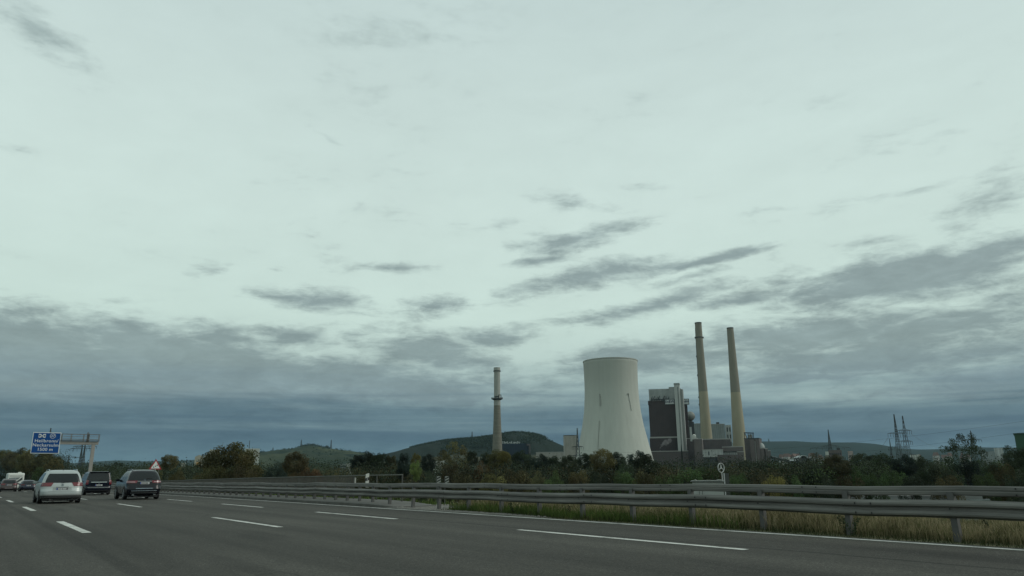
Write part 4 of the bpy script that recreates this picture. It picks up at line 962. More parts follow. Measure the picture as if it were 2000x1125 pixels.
# lower blocks
def B(label, px0, px1, yt, Z, d, m, **k):
    nm = k.pop('name', 'plant_building'); tr = k.pop('trim', (trim_m, 1.0)); return block(nm, label, 'industrial building', px0, px1, yt, Z, d, m, trim=tr, **k)
B('long low dark brown hall at the foot of the boiler house', 1262, 1344, 882, 1030, 12, cl_mid)
r, w_, H, Z = B('brown block with pale ledge right of the stair tower', 1342, 1362, 857, 1050, 30, cl_mid, yaw=-.1)
B('tall plain brown front block between stair tower and long hall', 1356, 1372, 858, 1000, 30, cl_lit, yaw=-.05)
r, w_, H, Z = B('long brown hall with a pale roof edge between the two chimneys', 1371, 1428, 858.5, 1035, 34, cl_mid, yaw=.06, trim=(trim_m, 1.2))
r, w_, H, Z = B('pale grey blue sheet clad annex under the long brown hall', 1372, 1412, 879, 985, 10, cl_pale, ybot=893)
windows(r, w_, H, 1, 1, .28, .34, .3, .8, 1, 1)
MB().box((-w_ * .48, 1, -12), (w_ * .30, 9, 0)).build('base', dark_m, r); MB().box((w_ * .32, .5, -4), (w_ * .46, 3, -.01)).build('hopper', cl_pale, r)
B('brown band building crossing the foot of the right chimney', 1411, 1452, 873.5, 1000, 16, cl_lit, ybot=881.5)
r, w_, H, Z = B('pale filter building with vertical bays below the brown band', 1413, 1440, 882, 1004, 12, cl_pale, trim=None)
windows(r, w_, H, 6, 1, .1, .95, .0, .95, .12, 1, dark_m, 'bay_joint')
B('low dark brown building in front of the filter bays', 1401, 1440, 888, 975, 14, cl_mid, trim=None)
B('grey brown cube between the low building and the right chimney base', 1440, 1453, 883, 978, 10, cl_lit)
B('grey turbine hall behind the left tall chimney', 1344, 1386, 828, 1250, 40, cl_grey, yaw=-.1)
r, w_, H, Z = B('large grey boiler casing between the two tall chimneys', 1388, 1417.5, 829, 1240, 60, cl_grey)
MB().box((-w_ * .05, 4, H + 1), (w_ * .16, 10, H + 4)).build('roof_vent', dark_m, r)
r, w_, H, Z = B('steel frame stair block against the right tall chimney', 1418, 1430, 830, 1238, 20, cl_pale, trim=None)
windows(r, w_, H, 2, 5, .15, .98, .30, .98, .5, .6, dark_m, 'frame_opening')
r, w_, H, Z = B('dark building with round vent sphere above it right of the boiler house', 1341, 1357.5, 824, 1120, 20, cladding('dark_grey_cladding', (.06, .065, .065)), trim=None)
s_ = MB().lathe([(.1, 0)] + [(7.3 * math.sin(math.pi * k / 12), 7.3 - 7.3 * math.cos(math.pi * k / 12)) for k in range(1, 12)] + [(.1, 14.6)], 28)
s_.build('vent_sphere', mat('sphere_steel', (.20, .21, .19), .6, .2, var=.3, vscale=.2), r, loc=(w_ * .1, 4, H + 1.5), smooth=True)
MB().lathe([(3.5, 0), (2, 3)], 16, c=(w_ * .1, 4, H)).build('sphere_foot', dark_m, r)
B('small pale column building left of the grey turbine hall', 1348.5, 1352.5, 834, 1030, 6, cl_pale, trim=None, ybot=862)
r, w_, H, Z = B('small white rooftop cabin on the brown block', 1353, 1361, 852, 1010, 6, cl_white, trim=None, ybot=858)
MB().lathe([(2.6, 0), (2.4, 1.5), (1.4, 2.6), (.2, 3)], 14, c=(0, 3, H)).build('dome', cl_white, r)
# silo group at right
r, w_, H, Z = B('dark grey brown silo block right of the right tall chimney', 1454.5, 1484, 857, 1020, 30, cl_mid, yaw=-.12, trim=(dark_m, 1.0))
MB().box((-w_ * .12, -3, 0), (w_ * .18, -.02, H - 1.5)).build('front_bay', cl_lit, r); MB().box((w_ * .19, -1.2, 0), (w_ * .25, -.02, H - 3)).build('pale_pipe', trim_m, r)
MB().box((w_ * .27, -2, 0), (w_ * .5, -.02, H - 1)).build('side_bay', cl_lit, r)
mb = MB()
for x in (-.48, -.24, 0.03, .12): mb.bar((w_ * x, 4, H), (w_ * (x + .02), 4, H + 8.5), .8)
mb.bar((-w_ * .5, 4, H + 8.6), (w_ * .15, 4, H + 7.8), 1.2); mb.bar((-w_ * .46, 4, H + 9), (-w_ * .3, 4, H), .8).bar((-w_ * .1, 4, H + 8), (0, 4, H), .8); mb.build('conveyor_frame', dark_m, r)
MB().box((-w_ * .22, 5, H), (w_ * .0, 9, H + 6)).build('conveyor_head', cl_pale, r)
r, w_, H, Z = B('first lower brown silo with small dome beside the silo block', 1483, 1493, 876, 1015, 16, cl_lit, yaw=-.1)
MB().lathe([(4.6, 0), (4.3, 3), (3.4, 5.5), (1.8, 7.2), (.2, 7.8)], 18, c=(-w_ * .1, 6, H)).build('dome', cl_pale, r, smooth=True)
B('second lower brown silo next to the dark gap', 1495, 1500, 877, 1012, 14, cl_lit); B('lowest brown silo at the right end of the plant', 1500.5, 1505.5, 881, 1010, 14, cl_lit)
p = hp(1506, 893, 1010); q = hp(1548, 902, 940); r = thing('conveyor_bridge', (p.x, p.y, GZ), 0, 'sloping dark conveyor bridge running down right of the silos', 'conveyor')
v = q - p; MB().bar((0, 0, p.z - GZ), (v.x, v.y, q.z - GZ), 3, 3).build('gallery', dark_m, r)
for s in (.15, .5, .85): MB().bar((v.x * s, v.y * s, 0), (v.x * s, v.y * s, (p.z + v.z * s) - GZ - 1), 1.2).build('support', dark_m, r)
# left of cooling tower
r, w_, H, Z = B('beige concrete silo block left of the cooling tower', 1102, 1129, 850.5, 1010, 24, cl_beige, trim=(dark_m, .5), yaw=.05)
windows(r, w_, H, 2, 1, .2, .95, 0, 1, .03, 1, trim_m, 'joint')
B('long low pale hall between the blue frame and the silo block', 1047, 1103, 884, 1100, 24, cl_beige)
bluef = mat('blue_steel', (.012, .03, .055), .6)
r, w_, H, Z = block('blue_hall', 'dark blue steel hall with white roof pipes right of the short chimney', 'industrial building', 981, 1034, 868, 1030, 26, cladding('blue_cladding', (.018, .035, .055)), trim=(bluef, 1))
mb = MB()
for k in range(12):
    x = -w_ * .48 + k * w_ * .055; mb.bar((x, 2, H + 1), (x, 2, H + random.choice((2, 3.5, 4.5))), .8)
    if k % 3: mb.bar((x, 2, H + 3), (x + 1.6, 2, H + 3), .8)
mb.build('roof_pipes', signw, r)
MB().box((-w_ * .5, -1, H * .55), (w_ * .5, -.02, H * .6)).build('walkway', bluef, r)
windows(r, w_, H, 7, 1, .05, .95, .35, .9, .12, 1, bluef, 'column', y=-.5)
p = hp(1034, 880, 1028); r2 = thing('steel_mast', (p.x, p.y, GZ), 0, 'dark upright steel frame at the right end of the blue hall', 'steel frame')
MB().box((-1.2, -1, 0), (1.2, 1, ztop(1034, 867, 1028) - GZ)).build('frame', dark_m, r2); MB().box((-5, -1, ztop(1034, 869, 1028) - GZ - 1), (-1.21, 1, ztop(1034, 867, 1028) - GZ)).build('arm', dark_m, r2)

# steam wisp
def puff(path, name, label):
    bm = bmesh.new()
    for (px_, py_, s) in path:
        p = hp(px_, py_, 1000); mtx = Matrix.Translation(p - hp(1290, 870, 1000)) @ Matrix.Diagonal((s, s, s * .9, 1))
        bmesh.ops.create_icosphere(bm, subdivisions=3, radius=1, matrix=mtx)
    me = bpy.data.meshes.new(name); bm.to_mesh(me); bm.free(); o = bpy.data.objects.new(name, me); COL.objects.link(o); o.location = hp(1290, 870, 1000)
    md = o.modifiers.new('remesh', 'REMESH'); md.mode = 'VOXEL'; md.voxel_size = .5
    tx = bpy.data.textures.new('puff_noise', 'CLOUDS'); tx.noise_scale = 2.6; dm = o.modifiers.new('disp', 'DISPLACE'); dm.texture = tx; dm.strength = 3.4; dm.mid_level = .55
    m = bpy.data.materials.new('steam'); m.use_nodes = True; t = m.node_tree; t.nodes.clear()
    v = N(t, 'ShaderNodeVolumePrincipled', inp={'Color': (.9, .9, .9, 1), 'Density': .035}); oo = N(t, 'ShaderNodeOutputMaterial'); t.links.new(v.outputs[0], oo.inputs[1])
    me.materials.append(m); tag(o, label, 'steam', kind='stuff'); return o
puff([(1290, 875, 1.6), (1292, 870, 2.0), (1296, 866.5, 2.8), (1300, 862, 3.0), (1304, 865, 2.6), (1308, 859, 2.8), (1301, 868, 2.2), (1309, 863, 1.8), (1289, 880, 1.2)], 'steam_plume', 'thin grey steam wisp rising in front of the dark boiler house')

# ================================================================== PYLONS
steel = mat('pylon_steel', (.05, .062, .064), .7, .1)
def pylon(px_, yt, Z, arms, bw, label, ybase=None, tw=.3, th=.24, group='electricity pylons', rz=0, cat='pylon', tele=6):
    p = hp(px_, (yt + 885) / 2, Z); zb = GZ if ybase is None else hp(px_, ybase, Z).z
    H = ztop(px_, yt, Z) - zb; r = thing('pylon', (p.x, p.y, zb), -YAW + rz, label, cat, group)
    Wd = lambda f: (bw / 2) * (1 - f) ** 1.25 + tw / 2 * f
    mb = MB(); fs = [0]; f = 0
    while f < .97: f = min(1, f + max(.07, .16 * (1 - f))); fs.append(f)
    for sx_, sy_ in ((-1, -1), (1, -1), (1, 1), (-1, 1)):
        for a, b_ in zip(fs, fs[1:]): mb.bar((sx_ * Wd(a), sy_ * Wd(a), H * a), (sx_ * Wd(b_), sy_ * Wd(b_), H * b_), th)
    mb.build('legs', steel, r)
    mb = MB()
    for i, (a, b_) in enumerate(zip(fs, fs[1:])):
        for k in range(4):
            c = [(-1, -1), (1, -1), (1, 1), (-1, 1)]; p0, p1_ = c[k], c[(k + 1) % 4]
            mb.bar((p0[0] * Wd(a), p0[1] * Wd(a), H * a), (p1_[0] * Wd(b_), p1_[1] * Wd(b_), H * b_), th * .42)
            mb.bar((p1_[0] * Wd(a), p1_[1] * Wd(a), H * a), (p0[0] * Wd(b_), p0[1] * Wd(b_), H * b_), th * .6)
    mb.build('bracing', steel, r)
    tips = []
    for yf_, hw_ in arms:
        z = H * yf_; mb = MB(); d = Wd(yf_)
        for s in (-1, 1):
            for q in (-1, 1): mb.bar((0, q * d, z), (s * hw_, 0, z), th * 1.1)
            mb.bar((0, 0, z + hw_ * .16), (s * hw_, 0, z), th * .7)
            for k in (.4, .7, 1.0):
                mb.bar((s * hw_ * k, 0, z), (s * hw_ * k, 0, z - 2.4), th * .7)
                if k < 1: mb.bar((s * hw_ * k, 0, z), (s * hw_ * (k - .15), 0, z + hw_ * .16 * (1 - k + .15)), th * .5)
            v = Matrix.Rotation(-YAW + rz, 3, 'Z') @ Vector((s * hw_, 0, z - 2.4)); tips.append(Vector((p.x, p.y, zb)) + v)
        mb.build('crossarm', steel, r)
    return tips
A = {}
A['c'] = pylon(1128, 836, 640, ((.50, 5.2), (.66, 4.8), (.30, 5.5)) , 7.5, 'dark lattice pylon with three crossarms directly left of the cooling tower', th=.34)
A['w'] = pylon(1620, 839, 900, ((.62, 24), (.66, 10)), 9, 'lattice pylon with one very wide crossarm in front of the far ridge', th=.4)
A['l'] = pylon(1751, 809, 480, ((.72, 5.6), (.52, 6.4)), 5.0, 'left one of the tall pylon pair above the trees at right', th=.2)
A['r'] = pylon(1767.5, 812, 470, ((.78, 5.4), (.62, 5.0), (.42, 6.6)), 5.6, 'right one of the tall pylon pair, leaning into its neighbour', th=.2, rz=.3)
A['f'] = pylon(1899, 841, 780, ((.80, 10), (.55, 14), (.3, 12)), 8, 'faint pylon rising behind the tall sparse tree', th=.36)
pylon(1739, 857, 2000, ((.7, 7), (.5, 8)), 9, 'small distant pylon left of the tall pylon pair', th=.8)
pylon(96, 836, 330, ((.8, 4), (.62, 5)), 4.6, 'pylon whose tip shows just above the blue motorway sign', th=.12, tw=.2)
pylon(160, 868, 700, ((.9, 11),), 5, 'left mast of the twin mast pylon seen under the gantry arm', th=.34); pylon(165.5, 866, 700, ((.93, 11),), 5, 'right mast of the twin mast pylon seen under the gantry arm', th=.34)
pylon(135, 888, 1500, ((.9, 22),), 7, 'faint wide pylon between the blue sign and the gantry pole', th=.6)
for px_, yt, yb, lab in ((588, 859, 873, 'thin mast left of the vineyard hilltop trees'), (646.5, 859, 877, 'thin mast on the right shoulder of the vineyard hill'), (533, 874, 881, 'short mast on the left slope of the vineyard hill')):
    pylon(px_, yt, 3590, (), 7, lab, ybase=yb + 2, th=1.2, tw=1.6, cat='mast', group='masts on the hills')
pylon(922, 843, 2990, ((.5, 4),), 6, 'thin mast on the crest of the wooded hill', ybase=859, th=1.0, tw=1.4, cat='mast', group='masts on the hills')
pylon(1502.5, 857, 7190, (), 12, 'tiny mast on the far forested ridge', ybase=866, th=2.4, tw=3, cat='mast', group='masts on the hills')
# conductors
wire = mat('conductor', (.05, .055, .055), .6)
def line(a, b_, sag, label, rad=.035):
    r = thing('power_line', tuple(a), 0, label, 'power line', 'overhead power lines'); n = 24; mb = MB(); v = b_ - a
    pts = [v * (i / n) - Vector((0, 0, 4 * sag * (i / n) * (1 - i / n))) for i in range(n + 1)]
    for p_, q_ in zip(pts, pts[1:]): mb.bar(p_, q_, rad * 2)
    mb.build('wire', wire, r)
for i, nm in ((1, 'highest'), (0, 'middle'), (2, 'lowest')):
    tt = A['c'][[2, 0, 4][(1, 0, 2).index(i)]] if 0 else A['c'][{1: 2, 0: 0, 2: 4}[i]]
    e = hp(2150, 800 + {1: 0, 0: 22, 2: 46}[i], 330)
    line(tt, e, 9, nm + ' of three faint wires running right from the pylon by the cooling tower', .03)
line(A['w'][1], A['l'][0], 12, 'wire between the wide pylon and the tall pylon pair', .05); line(A['w'][0], hp(1200, 850, 1400), 14, 'wire running left from the wide pylon', .06)
line(A['r'][1], A['f'][0], 8, 'wire between the tall pylon pair and the faint pylon', .04)
line(A['r'][5], hp(2150, 800, 500), 8, 'wire running right from the lowest arm of the pylon pair', .035)

# ================================================================== OTHER BUILDINGS
def town(name, label, px0, px1, yt, Z, d, m, nx=0, nz=0, wz=(.1, .95), group=None, yaw=0, trim=None, **k):
    r, w_, H, Z = block(name, label, 'building', px0, px1, yt, Z, d, m, yaw=yaw, trim=trim, group=group, **k)
    if nx: windows(r, w_, H, nx, nz, .06, .94, wz[0], wz[1])
    return r, w_, H
cream = cladding('cream_render', (.30, .29, .23), 8, .03); pwhite = cladding('pale_white_render', (.40, .42, .38), 8, .02)
r, w_, H = town('apartment_block', 'tall pale block showing right behind the big round tree', 478, 507, 876, 1150, 16, pwhite, 0, 0)
MB().bar((-w_ * .5 + 6, 4, H), (-w_ * .5 + 6, 4, H + 12), .8).build('antenna', dark_m, r)
r, w_, H = town('apartment_block', 'cream gabled building left of the big round tree', 381, 398, 892, 900, 14, cream)
text = mat('ochre_band', (.35, .20, .06), .8); MB().box((-w_ * .3, -.1, H * .62), (w_ * .3, -.01, H * .8)).build('wall_lettering_band', text, r)
MB().add([(-w_ / 2, 0, H), (w_ / 2, 0, H), (0, 0, H + 2.2), (-w_ / 2, 14, H), (w_ / 2, 14, H), (0, 14, H + 2.2)], [(0, 1, 2), (5, 4, 3), (0, 3, 5, 2), (1, 2, 5, 4)]).build('roof', cream, r)
r, w_, H = town('apartment_block', 'white building with two small dark windows half hidden by the round tree', 399, 440, 889, 950, 14, pwhite)
windows(r, w_, H, 2, 1, .05, .2, .82, .93, .5, .7)
r, w_, H = town('apartment_block', 'taller white building behind the left edge of the round tree', 409, 430, 878, 1000, 14, pwhite)
town('house', 'small white house left of the cream building', 353.5, 363.5, 904, 600, 8, pwhite)
r, w_, H = town('office_building', 'striped grey office building at the foot of the vineyard hill', 664, 679, 906, 800, 12, cladding('office_grey', (.22, .25, .24), 8, .02)); windows(r, w_, H, 1, 4, .0, 1, .35, .95, 1, .35)
r, w_, H = town('office_building', 'white stepped office building right of the striped one', 677, 690, 905, 790, 12, pwhite)
MB().box((-w_ * .5, -4, 0), (w_ * .2, -.01, H * .4)).build('lower_wing', pwhite, r)
town('house', 'pale house between the two dark round trees beyond the railing', 764, 776, 914, 420, 9, pwhite, trim=(trim_m, .5))
r, w_, H = town('house', 'white shed behind the tall dark trees left of the short chimney', 846, 868, 900, 480, 9, pwhite)
# town at right below the ridge
r, w_, H = town('office_building', 'brown grey office building standing above the trees at right', 1618, 1644, 879, 700, 14, cladding('office_brown', (.10, .085, .08), 8, .04)); windows(r, w_, H, 6, 3, .04, .96, .5, .95, .6, .4)
MB().box((w_ * .15, 3, H), (w_ * .4, 9, H + 2)).build('roof_plant', dark_m, r)
town('house', 'white narrow building left of the brown office building', 1612, 1618.5, 882, 690, 8, pwhite)
r, w_, H = town('apartment_block', 'pale pink building right of the brown office building', 1656, 1666, 881, 900, 10, cladding('pink_render', (.32, .27, .25), 8, .02)); windows(r, w_, H, 3, 2, .1, .9, .5, .9)
r, w_, H = town('warehouse', 'white industrial building below the tall pylon pair', 1777, 1796, 888, 900, 20, pwhite); windows(r, w_, H, 4, 1, .5, .95, .35, .75)
town('warehouse', 'low white hall right of the pylon pair building', 1846, 1860, 892, 850, 12, pwhite)
r, w_, H = town('warehouse', 'pale building on the horizon near the right frame edge', 1942, 1960, 875, 1500, 16, cl_pale); windows(r, w_, H, 1, 1, .42, .5, 0, 1, 1, 1, signw, 'pale_strip')
town('warehouse', 'bluish flat building left of the pale horizon building', 1915, 1942, 882, 1500, 16, cl_grey)
green_s = mat('dark_green_wall', (.03, .075, .045), .8, var=.1, vscale=.3)
r, w_, H, Z = block('green_hall', 'plain dark green building cut off by the right frame edge', 'building', 1984, 2040, 847, 230, 14, green_s, trim=(mat('green_edge', (.02, .05, .03), .8), .25))
# silver curved roofs
al = mat('silver_roof', (.42, .45, .46), .45, .2)
for px0, px1, y_, lab in ((1553, 1561, 897, 'lower one of the silver barrel roofs right of the conveyor'), (1562, 1577, 891, 'larger silver barrel roof with dark arch right of the conveyor'), (1578, 1585, 893, 'smallest silver roof right of the larger barrel roof')):
    r, w_, H, Z = block('barrel_roof_hall', lab, 'building', px0, px1, y_ + 3, 620, 16, dark_m, yaw=.3)
    n = 10; vs = []; 
    for k in range(n + 1):
        a = math.pi * k / n
        for yy_ in (-.5, 16.5): vs.append((-w_ / 2 * 1.05 * math.cos(a), yy_, H + w_ * .32 * math.sin(a)))
        for yy_ in (-.5, 16.5): vs.append((-w_ / 2 * .9 * math.cos(a), yy_, H + w_ * .26 * math.sin(a)))
    fc = []
    for k in range(n):
        a = 4 * k; b_ = a + 4; fc += [(a, b_, b_ + 1, a + 1), (a, a + 2, b_ + 2, b_), (a + 2, a + 3, b_ + 3, b_ + 2)]
    MB().add(vs, fc).build('roof', al, r)
# far town houses
roofm = mat('tile_roof', (.12, .07, .055), .9)
hs = None
for k in range(26):
    px_ = random.uniform(1515, 1640) if k < 16 else random.uniform(1800, 1900); y_ = random.uniform(883, 893); Zz = random.uniform(2600, 4200)
    q = hp(px_, 925, Zz)
    if hs is None:
        hs = thing('house', (q.x, q.y, GZ), 0, 'one of the small pale houses of the distant town below the ridge', 'house', 'distant town houses')
        MB().box((-9, -6, 0), (9, 6, 26)).build('wall', cladding('town_wall', (.3, .3, .28), 9, .02), hs)
        MB().add([(-9.4, -6.4, 26), (9.4, -6.4, 26), (9.4, 6.4, 26), (-9.4, 6.4, 26), (-9.4, 0, 31), (9.4, 0, 31)], [(0, 1, 5, 4), (2, 3, 4, 5), (0, 4, 3), (1, 2, 5), (0, 3, 2, 1)]).build('roof', roofm, hs); h = hs
    else: h = copy_tree(hs)
    h.location = (q.x, q.y, GZ); h.rotation_euler = (0, 0, random.uniform(0, 3)); s = random.uniform(.6, 1.5); h.scale = (s, s, max(.2, (hp(px_, y_, Zz).z - GZ) / 31))
# dealership pavilion and rotating emblem
r, w_, H, Z = block('pavilion', 'white flat roofed pavilion just above the guardrail under the emblem sign', 'building', 1352, 1412, 941, 95, 9, mat('pavilion_white', (.34, .355, .33), .7, var=.06, vscale=.6), ym=940, trim=(mat('pavilion_roof', (.12, .13, .12), .8), .12))
MB().lathe([(.12, 0), (.16, .06), (.12, .12), (.02, .15)], 12, c=(-w_ * .40, 1, H + .12)).build('roof_vent', trim_m, r)
MB().box((-w_ * .05, 1.2, H + .12), (w_ * .12, 2, H + .2)).build('skylight', trim_m, r); MB().box((w_ * .3, 1.2, H + .12), (w_ * .47, 2.4, H + .26)).build('skylight', trim_m, r)
for x in (-.30, -.20): MB().box((w_ * x, -.04, .5), (w_ * x + .05, -.01, H - .6 - x)).build('frame_strip', dark_m, r)
windows(r, w_, H, 5, 1, .05, .95, .1, .42, .85, .9)
Ze = 92; c = hp(1408.3, 913.6, Ze); p = hp(1409.5, 925, Ze)
em = thing('emblem_sign', (c.x, c.y, GZ), -YAW + .60, 'large round three pointed star emblem on a white post', 'emblem sign')
zc = c.z - GZ; Re = wm(9.3, 913, Ze); mb = MB(); n = 40; wsm = mat('emblem_white', (.36, .38, .37), .5)
mb.lathe([(Re - .065, -.05), (Re, -.05), (Re, .05), (Re - .065, .05), (Re - .065, -.05)], 40, cap=False)
mb.v = [(x, z, y) for x, y, z in mb.v]
mb.build('ring', wsm, em, loc=(0, 0, zc), smooth=False)
for k in range(3):
    a = math.pi / 2 + k * 2 * math.pi / 3; d = Vector((math.cos(a), 0, math.sin(a))); s_ = Vector((-math.sin(a), 0, math.cos(a)))
    v0 = d * .0; L = d * (Re - .05); m_ = d * .14
    MB().add([v0 - s_ * .075 + Vector((0, -.05, 0)), v0 + s_ * .075 + Vector((0, -.05, 0)), L, v0 - s_ * .075 + Vector((0, .05, 0)), v0 + s_ * .075 + Vector((0, .05, 0))],
             [(0, 1, 2), (3, 2, 4), (0, 2, 3), (1, 4, 2), (0, 3, 4, 1)]).build('point', wsm, em, loc=(0, 0, zc))
k_ = R0 * 0
MB().bar((.1, 0, zc - Re - 1.0), (.05, 0, zc - Re), .09).build('spindle', wsm, em)
e2 = thing('post', (0, 0, 0)); bpy.data.objects.remove(e2)
MB().bar((.55, .1, 0), (.55, .1, zc - Re - .05), .16, n=8).build('post', wsm, em)
r, w_, H, Z = block('grey_panel', 'dark grey upright panel right of the emblem sign post', 'panel', 1416, 1424, 924, 98, .4, mat('panel_grey', (.06, .065, .06), .8), ym=935)
# pale flat roofed hall seen in the gap between the rails, low beside the embankment
r, w_, H, Z = block('warehouse', 'pale flat warehouse roof seen in the gap between the guardrail beams', 'building', 1655, 1925, 977, 100, 16, cl_grey, ym=980, trim=(cl_grey, .15), roof=mat('flat_roof', (.21, .215, .205), .8, var=.15, vscale=.4))
for x in (-.42, -.3, -.26, -.16, .1, .31, .42): MB().box((w_ * x, 5, H + .55), (w_ * x + .9, 7.5, H + .9)).build('skylight', dark_m, r)
for x in (-.2, .16): MB().bar((w_ * x, 3, H + .6), (w_ * x + 3, 12, H + .9), .12).build('roof_pipe', dark_m, r)
# service road below the embankment
lot = mat('yard_asphalt', (.10, .10, .095), .9, var=.2, vscale=.5)
mbp = [hp(1380, 1000, 62), hp(2200, 1000, 62), hp(2200, 1000, 85), hp(1380, 1000, 85)]
o = MB().add([(v.x, v.y, GZ + .03) for v in mbp], [(0, 1, 2, 3)]).build('yard', lot); tag(o, 'grey yard surface below the embankment', kind='structure')
o = MB().add([(v.x, v.y, GZ + .02) for v in [hp(1250, 1000, 90), hp(1640, 1000, 90), hp(1640, 1000, 150), hp(1250, 1000, 150)]], [(0, 1, 2, 3)]).build('yard', lot); tag(o, 'grey parking yard around the white pavilion', kind='structure')
pc = [('silver_minivan', 1335), ('navy_hatchback', 1362), ('silver_minivan', 1440), ('brown_car', 1462), ('silver_minivan', 1490), ('navy_hatchback', 1425)]
for i, (nm, px_) in enumerate(pc):
    q = hp(px_, 990, 86 + (i % 2) * 2); c_ = copy_tree(bpy.data.objects[nm]); c_.location = (q.x, q.y, GZ + .03); c_.rotation_euler = (0, 0, -YAW + .2 + i)
    c_.name = 'parked_car'; c_['category'] = 'car'; c_['group'] = 'cars parked below the embankment'
    c_['label'] = ['silver car parked left of the white pavilion, glimpsed between the rails', 'dark navy car parked by the left end of the pavilion', 'silver car parked just right of the emblem sign', 'brown car parked in the middle of the yard row', 'rightmost silver car parked in the yard row', 'navy car parked beside the grey panel'][i]

# ================================================================== TREES
def crown_mesh(seed, kind):
    rs = np.random.default_rng(seed); C = []; S = []
    ncl = {'round': 58, 'tall': 50, 'bush': 34, 'sparse': 46, 'cone': 40}[kind]
    for _ in range(ncl):
        v = rs.normal(size=3); v /= np.linalg.norm(v); rr = rs.uniform(.45, 1.0) ** .6
        if kind == 'round': p = v * rr * (.46, .46, .40) + (0, 0, .60)
        elif kind == 'tall': p = v * rr * (.44, .44, .47) + (0, 0, .55)
        elif kind == 'bush': p = v * rr * (.46, .46, .42) + (0, 0, .46); p[2] = max(p[2], .04)
        elif kind == 'sparse': 
            p = v * rr * (.42, .42, .42) + (0, 0, .58)
            if rs.random() < .35: p = p + v * .10
        else:
            z = rs.uniform(.05, 1) ** 1.1; a = rs.uniform(0, 6.28); q = (1 - z) * .42 * rs.uniform(.5, 1); p = np.array((q * math.cos(a), q * math.sin(a), z * .96))
        r = rs.uniform(.09, .17) * (.75 if kind in ('sparse', 'cone') else 1); k = int((240 if kind != 'sparse' else 150) * (r / .12) ** 1.5)
        d = rs.normal(size=(k, 3)); d /= np.linalg.norm(d, axis=1)[:, None]; d *= (rs.uniform(.25, 1, k) ** .5)[:, None]
        C.append(p + d * r * (1, 1, .8)); S.append(np.full(k, .015 if kind != 'sparse' else .016))
    # few stray sprigs for an uneven outline
    k = 160; v = rs.normal(size=(k, 3)); v /= np.linalg.norm(v, axis=1)[:, None]
    if kind != 'cone': C.append(v * (.49, .49, .45) * rs.uniform(.9, 1.08, (k, 1)) + (0, 0, .56)); S.append(np.full(k, .014))
    C = np.concatenate(C); C[:, 2] = np.maximum(C[:, 2], .02); S = np.concatenate(S)
    V, Fq = quads(C, S, rs)
    # dark leafy core so that the middle is not see-through
    o = npmesh('crown', V, Fq, leaf); return o
def trunk_mesh(seed, kind):
    rs = random.Random(seed); mb = MB(); th = .018
    mb.lathe([(th * 1.4, 0), (th, .1), (th * .8, .35), (th * .4, .7)], 8)
    for k in range(9):
        z = rs.uniform(.2, .6); a = rs.uniform(0, 6.28); l = rs.uniform(.2, .36)
        e = Vector((math.cos(a) * l, math.sin(a) * l, z + l * .9)); m_ = Vector((math.cos(a) * l * .4, math.sin(a) * l * .4, z + l * .25))
        mb.bar((0, 0, z), m_, th * .8).bar(m_, e, th * .45)
        for q in range(2):
            b_ = m_.lerp(e, rs.uniform(.2, .8)); mb.bar(b_, b_ + Vector((rs.uniform(-.1, .1), rs.uniform(-.1, .1), rs.uniform(.04, .14))), th * .25)
    return mb.build('trunk', bark)
LIB = {}
for kd, n in (('round', 3), ('tall', 3), ('bush', 3), ('sparse', 2), ('cone', 1)):
    LIB[kd] = [(crown_mesh(100 * len(LIB) + i, kd), trunk_mesh(i + 7, kd)) for i in range(n)]
COLR = dict(dark=(.027, .036, .021), teal=(.019, .031, .024), green=(.048, .07, .026), olive=(.075, .068, .030), lime=(.10, .12, .038), brown=(.056, .050, .026), rust=(.078, .050, .026), tan=(.10, .085, .042), ochre=(.10, .088, .03), mid=(.034, .046, .026))
def tree(px_, yt, wpx, Z, kd, col, label, cat='tree', z0=None, name=None):
    p = hp(px_, (yt + 920) / 2, Z); zg = zground(p.x, p.y) if z0 is None else z0
    H = ztop(px_, yt, Z) - zg; Wd = wm(wpx, yt, Z)
    r = thing(name or ('shrub' if kd == 'bush' else 'tree'), (p.x, p.y, zg), random.uniform(0, 6.28), label, cat if kd != 'bush' else 'shrub')
    c0, t0 = random.choice(LIB[kd]); s = (Wd * 1.02, Wd * 1.02, H * 1.0)
    full = {'round': 1.25, 'tall': 1.9, 'bush': 2.3, 'sparse': 1.5, 'cone': 99}[kd] * Wd; s = (Wd * 1.16, Wd * 1.16, min(H, full))
    c = inst(c0, r, (0, 0, H - s[2]), 0, s, 'crown'); k = COLR[col]; j = random.uniform(.98, 1.3)
    c.color = (k[0] * j * random.uniform(.93, 1.07), k[1] * j, k[2] * j, 1)
    if kd != 'bush' or True: inst(t0, r, (0, 0, 0), 0, (Wd * .9, Wd * .9, H), 'trunk')
    if kd == 'round' and wpx > 80:
        c = inst(random.choice(LIB[kd])[0], r, (0, 0, H - s[2]), 1.3, s, 'crown'); c.color = (k[0] * 1.1, k[1], k[2], 1)
    return r
